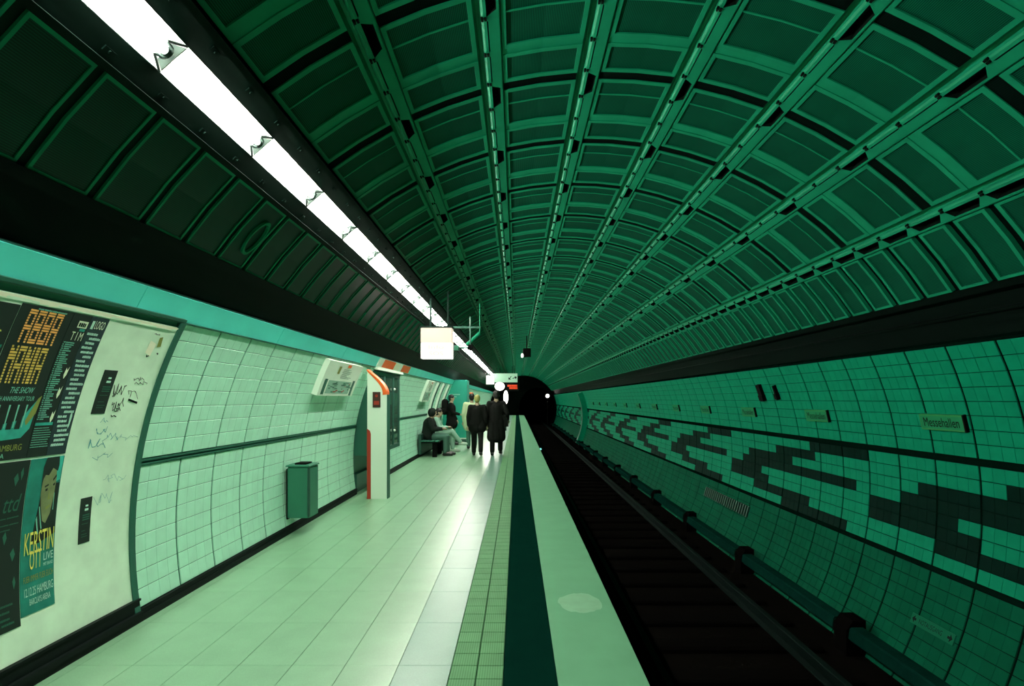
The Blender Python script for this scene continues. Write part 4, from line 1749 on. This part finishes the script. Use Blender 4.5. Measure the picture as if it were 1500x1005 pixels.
def person(name, label, loc, rz, J, clothes, h=1.72, hair=('hair_dark', 'short'), look=0.0):
    """J: joint positions in metres for a 1.72 m figure facing +Y"""
    e = empty(name, loc, label, 'person', None, rz)
    s = h / 1.72
    J = {k: Vector(v) * s for k, v in J.items()}
    hd = J['head']
    mb = MB()
    # head: skull, jaw, nose, ears, neck
    f = Vector((math.sin(look), math.cos(look), 0))
    sd = Vector((f.y, -f.x, 0))
    mb.sphere(hd + Vector((0, 0, .025 * s)), (.078 * s, .092 * s, .100 * s), 16, 12)
    mb.sphere(hd + f * .022 * s - Vector((0, 0, .055 * s)), (.056 * s, .066 * s, .066 * s), 14, 10)
    mb.tube(hd + f * .085 * s + Vector((0, 0, .015)), hd + f * .108 * s - Vector((0, 0, .022)), .008, .014, 8)
    for q in (-1, 1):
        mb.sphere(hd + sd * q * .078 * s - Vector((0, 0, .005)), (.014, .022, .034), 8, 6)
    limb(mb, [hd - Vector((0, 0, .06 * s)), J['neck']], [.052 * s, .060 * s])
    # trunk
    limb(mb, [J['neck'], J['chest'], J['belly'], J['hip']], [.07 * s, .125 * s, .120 * s, .130 * s], 14)
    for q in ('l', 'r'):
        limb(mb, [J['chest'] * .5 + J['neck'] * .5, J['sh' + q], J['el' + q], J['wr' + q]], [.07 * s, .055 * s, .042 * s, .028 * s])
        hand(mb, J['wr' + q], J['wr' + q] - J['el' + q], -1 if q == 'l' else 1)
        limb(mb, [J['hip'], J['hp' + q], J['kn' + q], J['an' + q]], [.10 * s, .088 * s, .058 * s, .042 * s])
        limb(mb, [J['an' + q], J['to' + q]], [.042 * s, .034 * s])
    remeshed(mb, 'body', M['skin'], e, .013)
    # face
    mb = MB()
    for q in (-1, 1):
        mb.sphere(hd + f * .086 * s + sd * q * .030 * s + Vector((0, 0, .018 * s)), (.012, .008, .007), 8, 6)
    mb.sphere(hd + f * .088 * s - Vector((0, 0, .055 * s)), (.022, .008, .006), 8, 6)
    mb.build('face_features', M['hair_dark'], e, True)
    # hair
    mb = MB()
    mb.sphere(hd - f * .012 * s + Vector((0, 0, .042 * s)), (.090 * s, .102 * s, .100 * s), 16, 12)
    mb.sphere(hd - f * .045 * s - Vector((0, 0, .01 * s)), (.078 * s, .066 * s, .085 * s), 14, 10)
    if hair[1] == 'long':
        limb(mb, [hd - f * .05 * s, hd - f * .085 * s - Vector((0, 0, .16 * s)), hd - f * .10 * s - Vector((0, 0, .28 * s))], [.075 * s, .075 * s, .05 * s])
    if hair[1] == 'hood':
        mb.sphere(hd - f * .03 * s + Vector((0, 0, .01 * s)), (.115 * s, .115 * s, .13 * s), 16, 12)
    remeshed(mb, 'hair' if hair[1] != 'hood' else 'hood', M[hair[0]], e, .014)
    for kind, mtl, arg in clothes:
        mb = MB()
        if kind == 'jacket':
            g = arg.get('fat', 1.0)
            limb(mb, [J['neck'] - Vector((0, 0, .02)), J['chest'], J['belly'], J['hip']], [.075 * s, .150 * s * g, .148 * s * g, .155 * s * g], 16)
            for q in ('l', 'r'):
                limb(mb, [J['chest'] * .5 + J['neck'] * .5, J['sh' + q], J['el' + q], J['el' + q] * .08 + J['wr' + q] * .92], [.085 * s, .070 * s * g, .060 * s * g, .048 * s])
                limb(mb, [J['sh' + q], J['chest'] * .6 + J['sh' + q] * .4 - Vector((0, 0, .14 * s)), J['hp' + q]], [.062 * s, .10 * s * g, .115 * s * g])
            if arg.get('long'):
                hem = arg['long'] * s
                base = J['hip']
                for q in ('l', 'r'):
                    k = Vector((J['hp' + q].x * 1.25, base.y * .5 + J['kn' + q].y * .5, hem + .09))
                    limb(mb, [J['hp' + q], k], [.135 * s * g, .135 * s * g * arg.get('flare', 1.0)], 14)
                limb(mb, [base, Vector((base.x, base.y, hem + .09))], [.14 * s * g, .15 * s * g])
            remeshed(mb, 'coat' if arg.get('long') else 'jacket', M[mtl], e, .016)
        elif kind == 'trousers':
            for q in ('l', 'r'):
                limb(mb, [J['hip'], J['hp' + q], J['kn' + q], J['an' + q] * .9 + J['kn' + q] * .1], [.125 * s, .108 * s, .076 * s, .066 * s])
            remeshed(mb, 'trousers', M[mtl], e, .014)
        elif kind == 'shoes':
            for q in ('l', 'r'):
                m2 = MB()
                d = (J['to' + q] - J['an' + q])
                dh = Vector((d.x, d.y, 0)).normalized() if math.hypot(d.x, d.y) > .02 else Vector((0, 1, 0))
                heel = J['an' + q] - dh * .035 + Vector((0, 0, -.035 * s))
                limb(m2, [heel, J['an' + q] + dh * .06 - Vector((0, 0, .028 * s)), J['to' + q] + dh * .04], [.046 * s, .052 * s, .042 * s])
                remeshed(m2, 'shoe', M[mtl], e, .013)
    return e


def stand(step=0.0, elbow=0.0):
    return dict(head=(0, .01, 1.60), neck=(0, 0, 1.44), chest=(0, 0, 1.27), belly=(0, 0, 1.08), hip=(0, 0, .94),
                shl=(-.19, 0, 1.39), shr=(.19, 0, 1.39), ell=(-.25, -.03 + elbow, 1.11), elr=(.25, -.03 + elbow, 1.11),
                wrl=(-.25, .06 + elbow * 2, .86), wrr=(.25, .06 + elbow * 2, .86),
                hpl=(-.09, 0, .90), hpr=(.09, 0, .90), knl=(-.10, .03 + step * .6, .49), knr=(.10, .03 - step * .4, .49),
                anl=(-.10, step, .085), anr=(.10, -step, .085 + abs(step) * .25), tol=(-.11, step + .13, .045), tor=(.11, -step + .12, .045))


def floor_x(u, y):
    return (u - PU) / FPX * y


y1 = 14.9
J = stand(.16)
person('person', 'blond walker in black jacket and trousers seen from behind on the platform', (floor_x(699, y1), y1, 0), .05, J,
       [('jacket', 'cloth_black', {'fat': 1.06, 'long': .70}), ('trousers', 'cloth_black', {}), ('shoes', 'shoe', {})], 1.66, ('hair_blond', 'short'))
y2 = 15.1
J = stand(-.12)
J['elr'] = (.30, -.05, 1.12)
J['wrr'] = (.30, .10, .95)
person('person', 'tall dark haired walker in a long black coat seen from behind beside the blond walker', (floor_x(727, y2), y2, 0), -.03, J,
       [('jacket', 'cloth_black', {'fat': 1.04, 'long': .40, 'flare': 1.0}), ('trousers', 'cloth_black', {}), ('shoes', 'shoe', {})], 1.78, ('hair_dark', 'short'))
e = empty('shoulder_bag', (floor_x(738, y2), y2 - .02, .78), 'black shoulder bag hanging beside the long black coat', 'bag')
mb = MB()
mb.prism_y([(-.10, 0), (.13, .02), (.10, .24), (.02, .34), (-.09, .33)], -.06, .10)
mb.build('bag_body', M['cloth_black'], e)
mb = MB()
mb.tube((0, .02, .30), (-.16, .0, .68), .012, n=6)
mb.build('strap', M['cloth_black'], e)
y3 = 17.0
person('person', 'dark haired person in a cream coat walking ahead of the blond walker', (floor_x(691, y3), y3, 0), .1, stand(.1),
       [('jacket', 'cloth_cream', {'fat': 1.18, 'long': .62}), ('trousers', 'cloth_grey', {}), ('shoes', 'shoe', {})], 1.72, ('hair_dark', 'short'))


def sit(cross=False, arms=0.0):
    d = dict(head=(0, .09, 1.16), neck=(0, .03, 1.01), chest=(0, 0, .86), belly=(0, -.03, .68), hip=(0, -.05, .55),
             shl=(-.19, .02, .97), shr=(.19, .02, .97), ell=(-.22, .12, .72), elr=(.22, .12, .72),
             wrl=(-.10, .34, .72), wrr=(.08, .34, .74),
             hpl=(-.09, .0, .52), hpr=(.09, .0, .52), knl=(-.12, .45, .52), knr=(.12, .45, .52),
             anl=(-.12, .48, .085), anr=(.12, .44, .085), tol=(-.13, .62, .045), tor=(.13, .58, .045))
    if cross:
        d['knr'] = (-.02, .46, .62)
        d['anr'] = (-.08, .72, .28)
        d['tor'] = (-.09, .84, .24)
    return d


person('person', 'hooded person in dark jacket sitting at the near end of the bench', (-2.40, 15.05, 0), -PI / 2, sit(),
       [('jacket', 'cloth_dark', {'fat': 1.2}), ('trousers', 'cloth_grey', {}), ('shoes', 'shoe', {})], 1.74, ('cloth_dark', 'hood'))
person('person', 'person in light grey clothes sitting cross legged beside the hooded person', (-2.36, 15.95, 0), -PI / 2, sit(True),
       [('jacket', 'cloth_light', {'fat': 1.0}), ('trousers', 'cloth_light', {}), ('shoes', 'shoe_light', {})], 1.72, ('hair_dark', 'short'))
J = stand(.06, .05)
J['wrr'] = (.16, .30, 1.06)
J['elr'] = (.24, .08, 1.12)
person('person', 'standing person in black with a backpack beside the teal partition', (floor_x(661, 18.4), 18.4, 0), -PI / 2, J,
       [('jacket', 'cloth_black', {'fat': 1.05, 'long': .62, 'flare': 1.25}), ('trousers', 'cloth_light', {}), ('shoes', 'shoe', {})], 1.70, ('hair_dark', 'short'))
e = empty('backpack', (floor_x(652, 18.4), 18.4, 1.05), 'black backpack on the back of the standing person', 'backpack')
mb = MB()
limb(mb, [(0, 0, .10), (.0, 0, .40)], [.13, .12], 14)
limb(mb, [(-.03, -.06, .10), (-.03, .06, .10)], [.12, .12], 12)
remeshed(mb, 'pack_body', M['cloth_black'], e, .016)
mb = MB()
mb.bevel_box((-.19, -.09, .04), (-.12, .09, .22), .02)
mb.build('front_pocket', M['cloth_dark'], e)
mb = MB()
mb.tube((.02, -.09, .48), (.16, -.10, .42), .014, n=6)
mb.tube((.02, .09, .48), (.16, .10, .42), .014, n=6)
mb.build('strap', M['cloth_dark'], e)
